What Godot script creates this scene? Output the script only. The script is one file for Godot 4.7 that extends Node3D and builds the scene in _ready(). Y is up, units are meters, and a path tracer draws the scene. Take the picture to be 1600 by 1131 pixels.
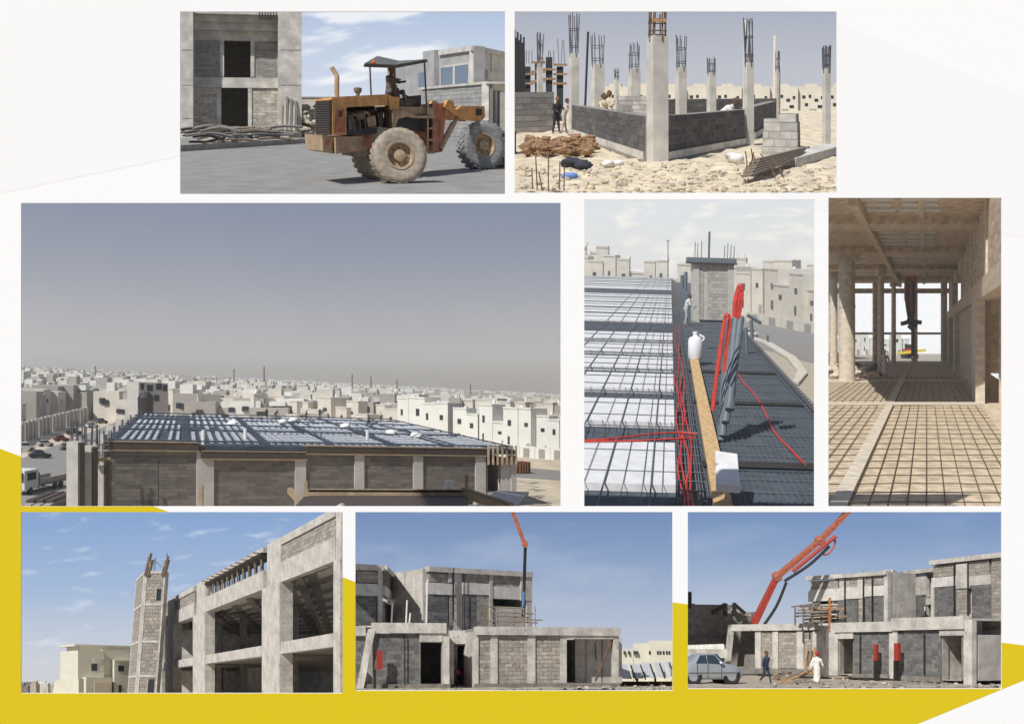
extends Node3D
# A white page board with eight picture openings; behind each opening lies a real building site,
# each on its own sloping plot, the lower plots nearer than the upper ones so that one sun reaches them all.
const F := 1600.0        # focal length of the camera, in hundredths of the board's metre
const K := 1.25          # how far behind the board the plots lie
const UP := Vector3.UP
var far := 1.0          # one plot may lie a little further back than its neighbours
var rng := RandomNumberGenerator.new()
var M := {}
var used := {}
# the plot being built: ground height = rise * distance - bank * x - drop
var rise := 0.0
var bank := 0.0
var drop := 0.0
var hrow := 0.0
var cur: Node3D
var bricks_left := 0

func plot(horizon: float, row: float, dist: float, slope_x := 0.0) -> void:
	hrow = horizon
	rise = (565.5 - horizon) / F
	bank = slope_x
	drop = (row - horizon) * dist * K * far / F
func gx(px: float, d: float) -> float: return (px - 800.0) * d / F
func gy(x: float, d: float) -> float: return rise * d - bank * x - drop
func G(px: float, d: float, y := 0.0) -> Vector3:
	d *= K * far
	var x := gx(px, d)
	return Vector3(x, gy(x, d) + y, -d)
func Q(px: float, py: float, d: float) -> Vector3:
	d *= K * far
	return Vector3(gx(px, d), (565.5 - py) * d / F, -d)
func D(px: float, row: float) -> float: return F * drop / (row - hrow - bank * (px - 800.0)) / K / far
# a level step on the plot's slope
func along(v: Vector3) -> Vector3: return Vector3(v.x, v.y - rise * v.z - bank * v.x, v.z)
func GR(px: float, row: float) -> Vector3: return G(px, D(px, row))

# ---------- names and nodes
func numbered(n: String) -> String:
	if not used.has(n):
		used[n] = 0
		return n
	used[n] += 1
	return "%s_%03d" % [n, used[n]]
func thing(called: String, label: String, category: String, base: Vector3, group := "") -> Node3D:
	var o := Node3D.new()
	o.name = numbered(called)
	add_child(o)
	o.position = base
	o.set_meta("label", label)
	o.set_meta("category", category)
	if group != "": o.set_meta("group", group)
	cur = o
	bricks_left = 280
	return o
func begin() -> SurfaceTool:
	var st := SurfaceTool.new()
	st.begin(Mesh.PRIMITIVE_TRIANGLES)
	st.set_smooth_group(-1)
	return st
func off(parent: Node) -> Vector3:
	var p := Vector3.ZERO
	var n: Node = parent
	while n != null and n != self and n is Node3D:
		p += (n as Node3D).position
		n = n.get_parent()
	return p
func done(st: SurfaceTool, called: String, m: Material, parent: Node = null, smooth := false) -> MeshInstance3D:
	if not smooth: pass
	st.generate_normals()
	var o := MeshInstance3D.new()
	o.mesh = st.commit()
	o.material_override = m
	if parent == null: parent = cur
	o.name = called if parent != self else numbered(called)
	parent.add_child(o, true)
	o.position = -off(parent)
	return o
func setting(st: SurfaceTool, called: String, m: Material) -> MeshInstance3D:
	var o := done(st, called, m, self)
	o.set_meta("kind", "structure")
	return o

# ---------- shapes (all in world metres)
func tri(st: SurfaceTool, a: Vector3, b: Vector3, c: Vector3) -> void:
	st.add_vertex(a); st.add_vertex(b); st.add_vertex(c)
func quad(st: SurfaceTool, a: Vector3, b: Vector3, c: Vector3, d: Vector3) -> void:
	tri(st, a, b, c); tri(st, a, c, d)
func hexa(st: SurfaceTool, o: Vector3, u: Vector3, v: Vector3, w: Vector3) -> void:
	if u.cross(v).dot(w) > 0.0:
		var t := u
		u = v
		v = t
	var p := [o, o + u, o + u + v, o + v, o + w, o + u + w, o + u + v + w, o + v + w]
	for f in [[0, 3, 2, 1], [4, 5, 6, 7], [0, 1, 5, 4], [1, 2, 6, 5], [2, 3, 7, 6], [3, 0, 4, 7]]:
		quad(st, p[f[0]], p[f[1]], p[f[2]], p[f[3]])
func box(st: SurfaceTool, c: Vector3, s: Vector3, yaw := 0.0) -> void:   # c = centre of the base
	var b := Basis(UP, yaw)
	hexa(st, c - b.x * s.x * 0.5 - b.z * s.z * 0.5, b.x * s.x, UP * s.y, b.z * s.z)
func bar(st: SurfaceTool, a: Vector3, b: Vector3, wd: float, ht: float) -> void:   # timber from a to b
	var u := b - a
	var side := u.cross(UP)
	side = Vector3.RIGHT if side.length() < 1e-5 else side.normalized()
	var v := side.cross(u).normalized()
	hexa(st, a - side * wd * 0.5 - v * ht * 0.5, u, v * ht, side * wd)
func tube(st: SurfaceTool, pts: Array, r: float, n := 6, r1 := -1.0) -> void:
	if r1 < 0.0: r1 = r
	var rings := []
	for i in pts.size():
		var t: Vector3 = (pts[min(i + 1, pts.size() - 1)] - pts[max(i - 1, 0)]).normalized()
		var s := t.cross(UP) if absf(t.y) < 0.95 else t.cross(Vector3.RIGHT)
		s = s.normalized()
		var v := s.cross(t)
		var rr := lerpf(r, r1, float(i) / maxf(1.0, pts.size() - 1))
		var ring := []
		for k in n:
			var a := TAU * k / n
			ring.append(pts[i] + (s * cos(a) + v * sin(a)) * rr)
		rings.append(ring)
	for i in rings.size() - 1:
		for k in n:
			quad(st, rings[i][k], rings[i][(k + 1) % n], rings[i + 1][(k + 1) % n], rings[i + 1][k])
	for k in range(1, n - 1):
		tri(st, rings[0][0], rings[0][k + 1], rings[0][k])
		var e: Array = rings[-1]
		tri(st, e[0], e[k], e[k + 1])
func curve(pts: Array, step := 6) -> Array:
	var out := []
	for i in pts.size() - 1:
		var p0: Vector3 = pts[max(i - 1, 0)]
		var p3: Vector3 = pts[min(i + 2, pts.size() - 1)]
		for k in step: out.append((pts[i] as Vector3).cubic_interpolate(pts[i + 1], p0, p3, float(k) / step))
	out.append(pts[-1])
	return out
func lathe(st: SurfaceTool, c: Vector3, axis: Vector3, prof: Array, n := 24) -> void:   # prof: [along axis, radius]
	axis = axis.normalized()
	var s := axis.cross(UP) if absf(axis.y) < 0.9 else axis.cross(Vector3.RIGHT)
	s = s.normalized()
	var v := axis.cross(s)
	for i in prof.size() - 1:
		for k in n:
			var a := TAU * k / n
			var b := TAU * (k + 1) / n
			var e := s * cos(a) + v * sin(a)
			var g := s * cos(b) + v * sin(b)
			var p: Array = prof[i]
			var q: Array = prof[i + 1]
			quad(st, c + axis * p[0] + e * p[1], c + axis * q[0] + e * q[1], c + axis * q[0] + g * q[1], c + axis * p[0] + g * p[1])
func prism(st: SurfaceTool, poly: Array, w: Vector3) -> void:   # flat outline (points), pushed back by w
	var flat := PackedVector2Array()
	var o: Vector3 = poly[0]
	var nrm := Vector3.ZERO
	for i in poly.size(): nrm += (poly[i] - o).cross(poly[(i + 1) % poly.size()] - o)
	nrm = nrm.normalized()
	var ex := nrm.cross(UP) if absf(nrm.y) < 0.9 else nrm.cross(Vector3.RIGHT)
	ex = ex.normalized()
	var ey := nrm.cross(ex)
	for p in poly: flat.append(Vector2((p - o).dot(ex), (p - o).dot(ey)))
	var ix := Geometry2D.triangulate_polygon(flat)
	var flip := nrm.dot(w) > 0.0
	for i in range(0, ix.size(), 3):
		var a: Vector3 = poly[ix[i]]
		var b: Vector3 = poly[ix[i + 1]]
		var c: Vector3 = poly[ix[i + 2]]
		var front := (b - a).cross(c - a).dot(w) > 0.0
		if front:
			tri(st, a, b, c); tri(st, a + w, c + w, b + w)
		else:
			tri(st, a, c, b); tri(st, a + w, b + w, c + w)
	for i in poly.size():
		var a: Vector3 = poly[i]
		var b: Vector3 = poly[(i + 1) % poly.size()]
		if flip: quad(st, a, a + w, b + w, b)
		else: quad(st, a, b, b + w, a + w)
func lump(st: SurfaceTool, c: Vector3, s: Vector3, seed_n: int, rough := 0.25, n := 7) -> void:   # an uneven stone, sack or heap
	var r := RandomNumberGenerator.new()
	r.seed = seed_n
	var m := n + 2
	var rad := []
	for i in n + 1:
		var row := []
		for k in m: row.append(1.0 + r.randf_range(-rough, rough))
		rad.append(row)
	var at := func(i: int, k: int) -> Vector3:
		var th := PI * i / n
		var ph := TAU * k / m
		var q: float = rad[i][k % m] if i > 0 and i < n else 1.0
		return c + Vector3(sin(th) * cos(ph) * s.x, cos(th) * s.y, sin(th) * sin(ph) * s.z) * q * 0.5
	for i in n:
		for k in m:
			quad(st, at.call(i, k), at.call(i, k + 1), at.call(i + 1, k + 1), at.call(i + 1, k))

# ---------- a wall face that stands on the ground between two points
class Face:
	var a: Vector3
	var u: Vector3
	var n: Vector3
	var up := Vector3.UP
	func t(px: float) -> float:
		var k := (px - 800.0) / 1600.0
		var da := -a.z
		var dd := -u.z
		return (k * da - a.x) / (u.x - k * dd)
	func y(px: float, py: float) -> float:
		var p := a + u * t(px)
		return (565.5 - py) / 1600.0 * -p.z - p.y
	func p(tt: float, yy := 0.0, out := 0.0) -> Vector3:
		return a + u * tt + up * yy + n * out
	func back(by: float) -> Face:
		var f := Face.new()
		f.a = a - n * by
		f.u = u
		f.n = n
		f.up = up
		return f
func face(a: Vector3, b: Vector3) -> Face:
	var f := Face.new()
	f.a = a
	f.u = b - a
	f.n = Vector3(f.u.z, 0, -f.u.x).normalized()
	if f.n.dot(-a) < 0.0: f.n = -f.n
	f.n = along(f.n)
	return f
func fbox(st: SurfaceTool, f: Face, t0: float, t1: float, y0: float, y1: float, o0: float, o1: float) -> void:
	hexa(st, f.p(t0, y0, o0), f.u * (t1 - t0), f.up * (y1 - y0), f.n * (o1 - o0))
func fpx(st: SurfaceTool, f: Face, x0: float, x1: float, y0: float, y1: float, o0: float, o1: float) -> void:
	fbox(st, f, f.t(x0), f.t(x1), y0, y1, o0, o1)
# one named piece standing on the face: columns, beams, frames
func piece(called: String, m: Material, f: Face, x0: float, x1: float, y0: float, y1: float, o0: float, o1: float, parent: Node = null) -> MeshInstance3D:
	var st := begin()
	fpx(st, f, x0, x1, y0, y1, o0, o1)
	return done(st, called, m, parent)
# courses of blocks laid on the face, each block a part; past the limit they are joined
func courses(f: Face, x0: float, x1: float, y0: float, y1: float, rows: int, blen: float, ms: Array, o := 0.0, thick := 0.05, parent: Node = null, joint := 0.1, called := "block") -> void:
	var t0 := f.t(x0)
	var t1 := f.t(x1)
	var lt := f.u.length()
	var wl := absf(t1 - t0) * lt
	var sgn := signf(t1 - t0)
	var bh := (y1 - y0) / rows
	var nb := maxi(1, int(round(wl / blen)))
	var bl := wl / nb
	var gap := bh * joint
	var e := f.u.normalized() * sgn
	if parent == null: parent = cur
	# mortar bed behind the blocks
	var bed := begin()
	fbox(bed, f, t0, t1, y0, y1, o - thick, o - gap * 0.55)
	done(bed, "mortar", M.mortar, parent)
	var whole := begin()
	hexa(whole, Vector3.ZERO, e * (bl - gap), f.up * (bh - gap), f.n * -thick * 0.8)
	whole.generate_normals()
	var wm := whole.commit()
	var half := begin()
	hexa(half, Vector3.ZERO, e * (bl * 0.5 - gap), f.up * (bh - gap), f.n * -thick * 0.8)
	half.generate_normals()
	var hm := half.commit()
	var rest := []
	for m in ms: rest.append(null)
	var po := off(parent)
	for r in rows:
		var s := 0.0
		var first := r % 2 == 1
		while s < wl - bl * 0.2:
			var ln := bl * 0.5 if (first or s > wl - bl * 0.7) else bl
			var is_half := first or s > wl - bl * 0.7
			first = false
			var w := f.p(t0, y0 + r * bh + gap * 0.5, o + rng.randf_range(-0.3, 0.3) * gap) + e * (s + gap * 0.5)
			var k := rng.randi() % ms.size()
			if bricks_left > 0:
				bricks_left -= 1
				var b := MeshInstance3D.new()
				b.mesh = hm if is_half else wm
				b.material_override = ms[k]
				b.name = called
				parent.add_child(b, true)
				b.position = w - po
			else:
				if rest[k] == null: rest[k] = begin()
				hexa(rest[k], w, e * (ln - gap), f.up * (bh - gap), f.n * -thick * 0.8)
			s += ln
	for k in ms.size():
		if rest[k] != null: done(rest[k], "blocks", ms[k], parent).set_meta("kind", "stuff")

# ---------- materials
func lin(c: Color) -> Color: return c
var grains := {}
# neutral grain, shared between materials: uneven patches and fine specks
func speck(spread: float, freq: float, oct: int, sd: int, fine: float, warm: float) -> ImageTexture:
	var key := "%.2f %.3f %d %d %.2f %.1f" % [snappedf(spread, 0.05), freq, oct, sd, snappedf(fine, 0.03), warm]
	if grains.has(key): return grains[key]
	var n := FastNoiseLite.new()
	n.seed = key.hash() % 9999
	n.frequency = freq
	n.fractal_octaves = oct
	var im := n.get_seamless_image(256, 256)
	var r := RandomNumberGenerator.new()
	r.seed = sd + 7
	var out := Image.create(256, 256, true, Image.FORMAT_RGB8)
	for y in 256:
		for x in 256:
			var v := (im.get_pixel(x, y).r - 0.5) * 2.0 * spread + r.randf_range(-fine, fine)
			if oct >= 5:   # poured concrete: runs of rain dirt down the face and pale lime patches
				v += (im.get_pixel((x * 3) % 256, absi(y - 128) / 4).r - 0.5) * spread * 1.2
				var pit := im.get_pixel((x * 5 + 31) % 256, (y * 5 + 77) % 256).r
				if pit > 0.72: v -= 0.16
			out.set_pixel(x, y, Color(clampf(0.84 * (1.0 + v + warm * v), 0, 1), clampf(0.84 * (1.0 + v), 0, 1), clampf(0.84 * (1.0 + v - warm * v), 0, 1)))
	out.generate_mipmaps()
	grains[key] = ImageTexture.create_from_image(out)
	return grains[key]
func mat(key: String, c: Color, spread := 0.12, tile := 3.0, rough := 0.9, fine := 0.04, freq := 0.02, oct := 4, warm := 0.0) -> StandardMaterial3D:
	var m := StandardMaterial3D.new()
	m.albedo_texture = speck(spread, freq, oct, key.hash() % 2, fine, warm)
	var k := 1.0 / Color(0.84, 0.84, 0.84).srgb_to_linear().r
	var cl := c.srgb_to_linear()
	m.albedo_color = Color(minf(cl.r * k, 1.0), minf(cl.g * k, 1.0), minf(cl.b * k, 1.0)).linear_to_srgb()
	m.uv1_triplanar = true
	m.uv1_world_triplanar = true
	m.uv1_scale = Vector3.ONE / tile
	m.roughness = rough
	M[key] = m
	return m
func plain(key: String, c: Color, rough := 0.6, metal := 0.0) -> StandardMaterial3D:
	var m := StandardMaterial3D.new()
	m.albedo_color = c
	m.roughness = rough
	m.metallic = metal
	M[key] = m
	return m
func C(r: int, g: int, b: int) -> Color: return Color(r / 255.0, g / 255.0, b / 255.0)

# ---------- the sky behind one plot: air and clouds on a far screen that glows as the sky does
func sky_screen(rect: Rect2, d: float, ramp: Array, cloud: Array, sd: int, glow := 1.0) -> void:
	# ramp: colours from top to bottom; cloud: [colour, amount, frequency, stretch]
	var w := 220
	var h := 150
	var n := FastNoiseLite.new()
	n.seed = sd
	n.frequency = cloud[2]
	n.fractal_octaves = 5
	var im := Image.create(w, h, true, Image.FORMAT_RGB8)
	for y in h:
		var v := float(y) / (h - 1) * (ramp.size() - 1)
		var i := mini(int(v), ramp.size() - 2)
		var base: Color = (ramp[i] as Color).lerp(ramp[i + 1], v - i)
		for x in w:
			var q := n.get_noise_2d(x + y * cloud[4], y * cloud[3])
			im.set_pixel(x, y, base.lerp(cloud[0], clampf((q - cloud[5]) * cloud[1], 0.0, 0.9)))
	im.generate_mipmaps()
	var m := StandardMaterial3D.new()
	m.albedo_color = Color.BLACK
	m.roughness = 1.0
	m.metallic_specular = 0.0
	m.emission_enabled = true
	m.emission = Color.BLACK
	m.emission_texture = ImageTexture.create_from_image(im)
	m.emission_energy_multiplier = glow
	var st := begin()
	var a := Q(rect.position.x, rect.position.y, d)
	var b := Q(rect.end.x, rect.position.y, d)
	var c := Q(rect.end.x, rect.end.y, d)
	var e := Q(rect.position.x, rect.end.y, d)
	var uv := [Vector2(0, 0), Vector2(1, 0), Vector2(1, 1), Vector2(0, 1)]
	var ps := [a, b, c, e]
	for k in [0, 1, 2, 0, 2, 3]:
		st.set_uv(uv[k])
		st.add_vertex(ps[k])
	setting(st, "sky", m)

# ---------- people: one continuous skin over a skeleton of tapered limbs
func skin(bones: Array, cell: float, k: float) -> Dictionary:
	# bones: [a, b, ra, rb, colour]; returns vertices, colours and triangles of the surface net
	var lo := Vector3.ONE * 1e9
	var hi := -lo
	for b in bones:
		var r: float = maxf(b[2], b[3]) + cell * 2.5
		for e in 2:
			lo = lo.min(b[e] - Vector3.ONE * r)
			hi = hi.max(b[e] + Vector3.ONE * r)
	var nx := int((hi.x - lo.x) / cell) + 2
	var ny := int((hi.y - lo.y) / cell) + 2
	var nz := int((hi.z - lo.z) / cell) + 2
	var fld := PackedFloat32Array()
	fld.resize(nx * ny * nz)
	fld.fill(1.0)
	var best := PackedFloat32Array()
	best.resize(nx * ny * nz)
	best.fill(9.0)
	var col := PackedInt32Array()
	col.resize(nx * ny * nz)
	for bi in bones.size():
		var b: Array = bones[bi]
		var A: Vector3 = b[0]
		var ab: Vector3 = b[1] - b[0]
		var l2 := maxf(ab.length_squared(), 1e-8)
		var rm: float = maxf(b[2], b[3]) + k + cell * 2.0
		var p0: Vector3 = ((b[0] as Vector3).min(b[1]) - Vector3.ONE * rm - lo) / cell
		var p1: Vector3 = ((b[0] as Vector3).max(b[1]) + Vector3.ONE * rm - lo) / cell
		for z in range(maxi(0, int(p0.z)), mini(nz, int(p1.z) + 1)):
			for y in range(maxi(0, int(p0.y)), mini(ny, int(p1.y) + 1)):
				var i0 := (z * ny + y) * nx
				for x in range(maxi(0, int(p0.x)), mini(nx, int(p1.x) + 1)):
					var P := lo + Vector3(x, y, z) * cell
					var s := clampf((P - A).dot(ab) / l2, 0.0, 1.0)
					var dd := (P - A - ab * s).length() - lerpf(b[2], b[3], s)
					var i := i0 + x
					if dd < best[i]:
						best[i] = dd
						col[i] = bi
					var g := fld[i]
					var hh := clampf(0.5 + 0.5 * (g - dd) / k, 0.0, 1.0)
					fld[i] = lerpf(g, dd, hh) - k * hh * (1.0 - hh)
	var verts := PackedVector3Array()
	var cols := PackedColorArray()
	var idx := {}
	var corner := [0, 1, nx, nx + 1, nx * ny, nx * ny + 1, nx * ny + nx, nx * ny + nx + 1]
	var cpos := [Vector3(0, 0, 0), Vector3(1, 0, 0), Vector3(0, 1, 0), Vector3(1, 1, 0), Vector3(0, 0, 1), Vector3(1, 0, 1), Vector3(0, 1, 1), Vector3(1, 1, 1)]
	var edges := [[0, 1], [2, 3], [4, 5], [6, 7], [0, 2], [1, 3], [4, 6], [5, 7], [0, 4], [1, 5], [2, 6], [3, 7]]
	for z in nz - 1:
		for y in ny - 1:
			for x in nx - 1:
				var i := (z * ny + y) * nx + x
				var neg := 0
				for c in 8:
					if fld[i + corner[c]] < 0.0: neg += 1
				if neg == 0 or neg == 8: continue
				var sum := Vector3.ZERO
				var cnt := 0
				for e in edges:
					var v0 := fld[i + corner[e[0]]]
					var v1 := fld[i + corner[e[1]]]
					if (v0 < 0.0) != (v1 < 0.0):
						sum += (cpos[e[0]] as Vector3).lerp(cpos[e[1]], v0 / (v0 - v1))
						cnt += 1
				idx[i] = verts.size()
				verts.append(lo + (Vector3(x, y, z) + sum / cnt) * cell)
				cols.append(bones[col[i]][4])
	var tris := PackedInt32Array()
	var ax := [1, nx, nx * ny]
	for i in idx:
		for a in 3:
			var s0 := fld[i] < 0.0
			if s0 == (fld[i + ax[a]] < 0.0): continue
			var p: int = ax[(a + 1) % 3]
			var q: int = ax[(a + 2) % 3]
			if not (idx.has(i - p) and idx.has(i - q) and idx.has(i - p - q)): continue
			var v := [idx[i], idx[i - p], idx[i - p - q], idx[i - q]]
			if s0: tris.append_array([v[0], v[1], v[2], v[0], v[2], v[3]])
			else: tris.append_array([v[0], v[2], v[1], v[0], v[3], v[2]])
	return {"v": verts, "c": cols, "t": tris}
# joints for a pose, unit = standing height 1.75; forward is +z, left is +x
func pose_bones(pose: String, top: Color, low: Color, skin_c: Color, hair: Color, robe := false) -> Array:
	var hip := Vector3(0, 0.93, 0)
	var lean := 0.0
	var hands := [Vector3(0.3, 0.78, 0.1), Vector3(-0.3, 0.78, 0.1)]
	var feet := [Vector3(0.11, 0.06, 0), Vector3(-0.11, 0.06, 0)]
	var knees := [Vector3(0.11, 0.5, 0.03), Vector3(-0.11, 0.5, 0.03)]
	var look := 0.0
	match pose:
		"walk":
			feet = [Vector3(0.1, 0.06, 0.3), Vector3(-0.1, 0.1, -0.34)]
			knees = [Vector3(0.1, 0.5, 0.2), Vector3(-0.1, 0.49, -0.02)]
			hands = [Vector3(0.28, 0.82, -0.22), Vector3(-0.28, 0.84, 0.28)]
			lean = 0.08
		"bend":
			lean = 0.95
			hip = Vector3(0, 0.9, -0.12)
			hands = [Vector3(0.2, 0.62, 0.62), Vector3(-0.16, 0.6, 0.6)]
			feet = [Vector3(0.13, 0.06, 0.05), Vector3(-0.13, 0.06, -0.12)]
			look = 0.2
		"work":
			lean = 0.3
			hands = [Vector3(0.18, 1.12, 0.5), Vector3(-0.2, 1.0, 0.48)]
			feet = [Vector3(0.14, 0.06, 0.1), Vector3(-0.14, 0.06, -0.08)]
		"sit":
			hip = Vector3(0, 0.52, 0)
			lean = 0.12
			knees = [Vector3(0.16, 0.52, 0.45), Vector3(-0.16, 0.52, 0.45)]
			feet = [Vector3(0.16, 0.08, 0.55), Vector3(-0.16, 0.08, 0.55)]
			hands = [Vector3(0.16, 0.86, 0.52), Vector3(-0.16, 0.86, 0.52)]
		"arms":
			hands = [Vector3(0.1, 1.1, 0.3), Vector3(-0.34, 0.8, 0.06)]
	var sp := Vector3(0, cos(lean), sin(lean))
	var chest := hip + sp * 0.42
	var neck := hip + sp * 0.58
	var head := neck + (sp.lerp(UP, 0.5).normalized() + Vector3(0, 0, look)).normalized() * 0.17
	var bn := []
	bn.append([hip, hip + sp * 0.2, 0.155, 0.14, low if not robe else top])
	bn.append([hip + sp * 0.18, chest, 0.14, 0.165, top])
	bn.append([chest + Vector3(0.13, 0, 0), chest - Vector3(0.13, 0, 0), 0.1, 0.1, top])
	bn.append([chest, neck, 0.1, 0.06, top])
	bn.append([neck, head, 0.055, 0.06, skin_c])
	bn.append([head - UP * 0.03 + Vector3(0, 0, 0.02), head + UP * 0.05, 0.085, 0.1, skin_c])
	bn.append([head + UP * 0.05 - Vector3(0, 0, 0.03), head + UP * 0.075, 0.1, 0.09, hair])
	bn.append([head + Vector3(0, -0.01, 0.1), head + Vector3(0, 0.02, 0.095), 0.022, 0.016, skin_c])
	for s in 2:
		var sx := 1.0 if s == 0 else -1.0
		var sh := chest + sp * 0.06 + Vector3(0.2 * sx, 0, 0)
		var hd: Vector3 = hands[s]
		var el := (sh + hd) * 0.5 + Vector3(0.06 * sx, -0.03, -0.08)
		bn.append([sh, el, 0.065, 0.05, top])
		bn.append([el, hd.lerp(el, 0.12), 0.05, 0.036, top])
		bn.append([hd, hd + (hd - el).normalized() * 0.09, 0.036, 0.026, skin_c])
		var hj := hip + Vector3(0.09 * sx, -0.03, 0)
		bn.append([hj, knees[s], 0.1, 0.068, low])
		bn.append([knees[s], feet[s] + UP * 0.03, 0.066, 0.045, low])
		bn.append([feet[s] - Vector3(0, 0.015, 0.03), feet[s] + Vector3(0, -0.02, 0.14), 0.042, 0.034, C(60, 50, 45)])
	if robe:
		var mid: Vector3 = (feet[0] + feet[1]) * 0.5
		bn.append([hip, mid + UP * 0.18, 0.16, 0.2, top])
	return bn
func person(label: String, base: Vector3, height: float, yaw: float, pose: String, top: Color, low: Color, hair: Color, robe := false, group := "") -> Node3D:
	var o := thing("person", label, "person", base, group)
	var sk := C(120, 82, 60)
	var s := skin(pose_bones(pose, top.srgb_to_linear(), low.srgb_to_linear(), sk.srgb_to_linear(), hair.srgb_to_linear(), robe), 0.032, 0.05)
	var st := SurfaceTool.new()
	st.begin(Mesh.PRIMITIVE_TRIANGLES)
	st.set_smooth_group(0)
	var b := Basis(UP, yaw).scaled(Vector3.ONE * height / 1.75)
	for i in s.v.size():
		st.set_color(s.c[i])
		st.add_vertex(b * (s.v[i] - Vector3(0, 0.0, 0)))
	for i in s.t: st.add_index(i)
	st.generate_normals()
	var m := MeshInstance3D.new()
	m.mesh = st.commit()
	m.material_override = M.cloth
	m.name = "body"
	o.add_child(m)
	return o

func _ready() -> void:
	rng.seed = 20240
	var cam := Camera3D.new()
	cam.fov = rad_to_deg(2.0 * atan(565.5 / F))
	cam.near = 0.1
	cam.far = 9000.0
	add_child(cam)
	cam.current = true
	var env := Environment.new()
	env.background_mode = Environment.BG_SKY
	var sm := ProceduralSkyMaterial.new()
	sm.sky_top_color = C(114, 130, 160)
	sm.sky_horizon_color = C(212, 209, 207)
	sm.sky_curve = 0.035
	sm.ground_horizon_color = C(190, 184, 176)
	sm.ground_bottom_color = C(150, 140, 125)
	sm.sun_angle_max = 1.0
	var sk := Sky.new()
	sk.sky_material = sm
	env.sky = sk
	env.background_energy_multiplier = 1.0
	env.tonemap_mode = Environment.TONE_MAPPER_LINEAR
	env.tonemap_exposure = 1.0
	env.fog_enabled = true
	env.fog_density = 0.00017
	env.fog_light_color = C(204, 202, 197)
	env.sdfgi_enabled = true
	env.ssao_enabled = true
	env.ssil_enabled = true
	var we := WorldEnvironment.new()
	we.environment = env
	add_child(we)
	var sun := DirectionalLight3D.new()
	sun.light_energy = 1.5
	sun.light_color = Color(1.0, 0.988, 0.965)
	sun.light_angular_distance = 0.5
	sun.shadow_enabled = true
	add_child(sun)
	var el := deg_to_rad(47.0)
	var az := deg_to_rad(38.0)
	var to_sun := Vector3(-sin(az) * cos(el), sin(el), cos(az) * cos(el))
	sun.look_at_from_position(to_sun * 50.0, Vector3.ZERO)
	materials()
	site_materials()
	loader_materials()
	page()
	photo_house_hose()
	photo_house_boom()
	photo_tower()
	photo_loader()
	photo_columns()
	photo_city()
	photo_roof()
	photo_hall()

func materials() -> void:
	var m := StandardMaterial3D.new()
	m.vertex_color_use_as_albedo = true
	m.roughness = 0.9
	M.cloth = m
	mat("mortar", C(140, 136, 130), 0.15, 1.0)
	mat("paper", C(250, 250, 250), 0.002, 6.0, 0.9, 0.0)

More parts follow.
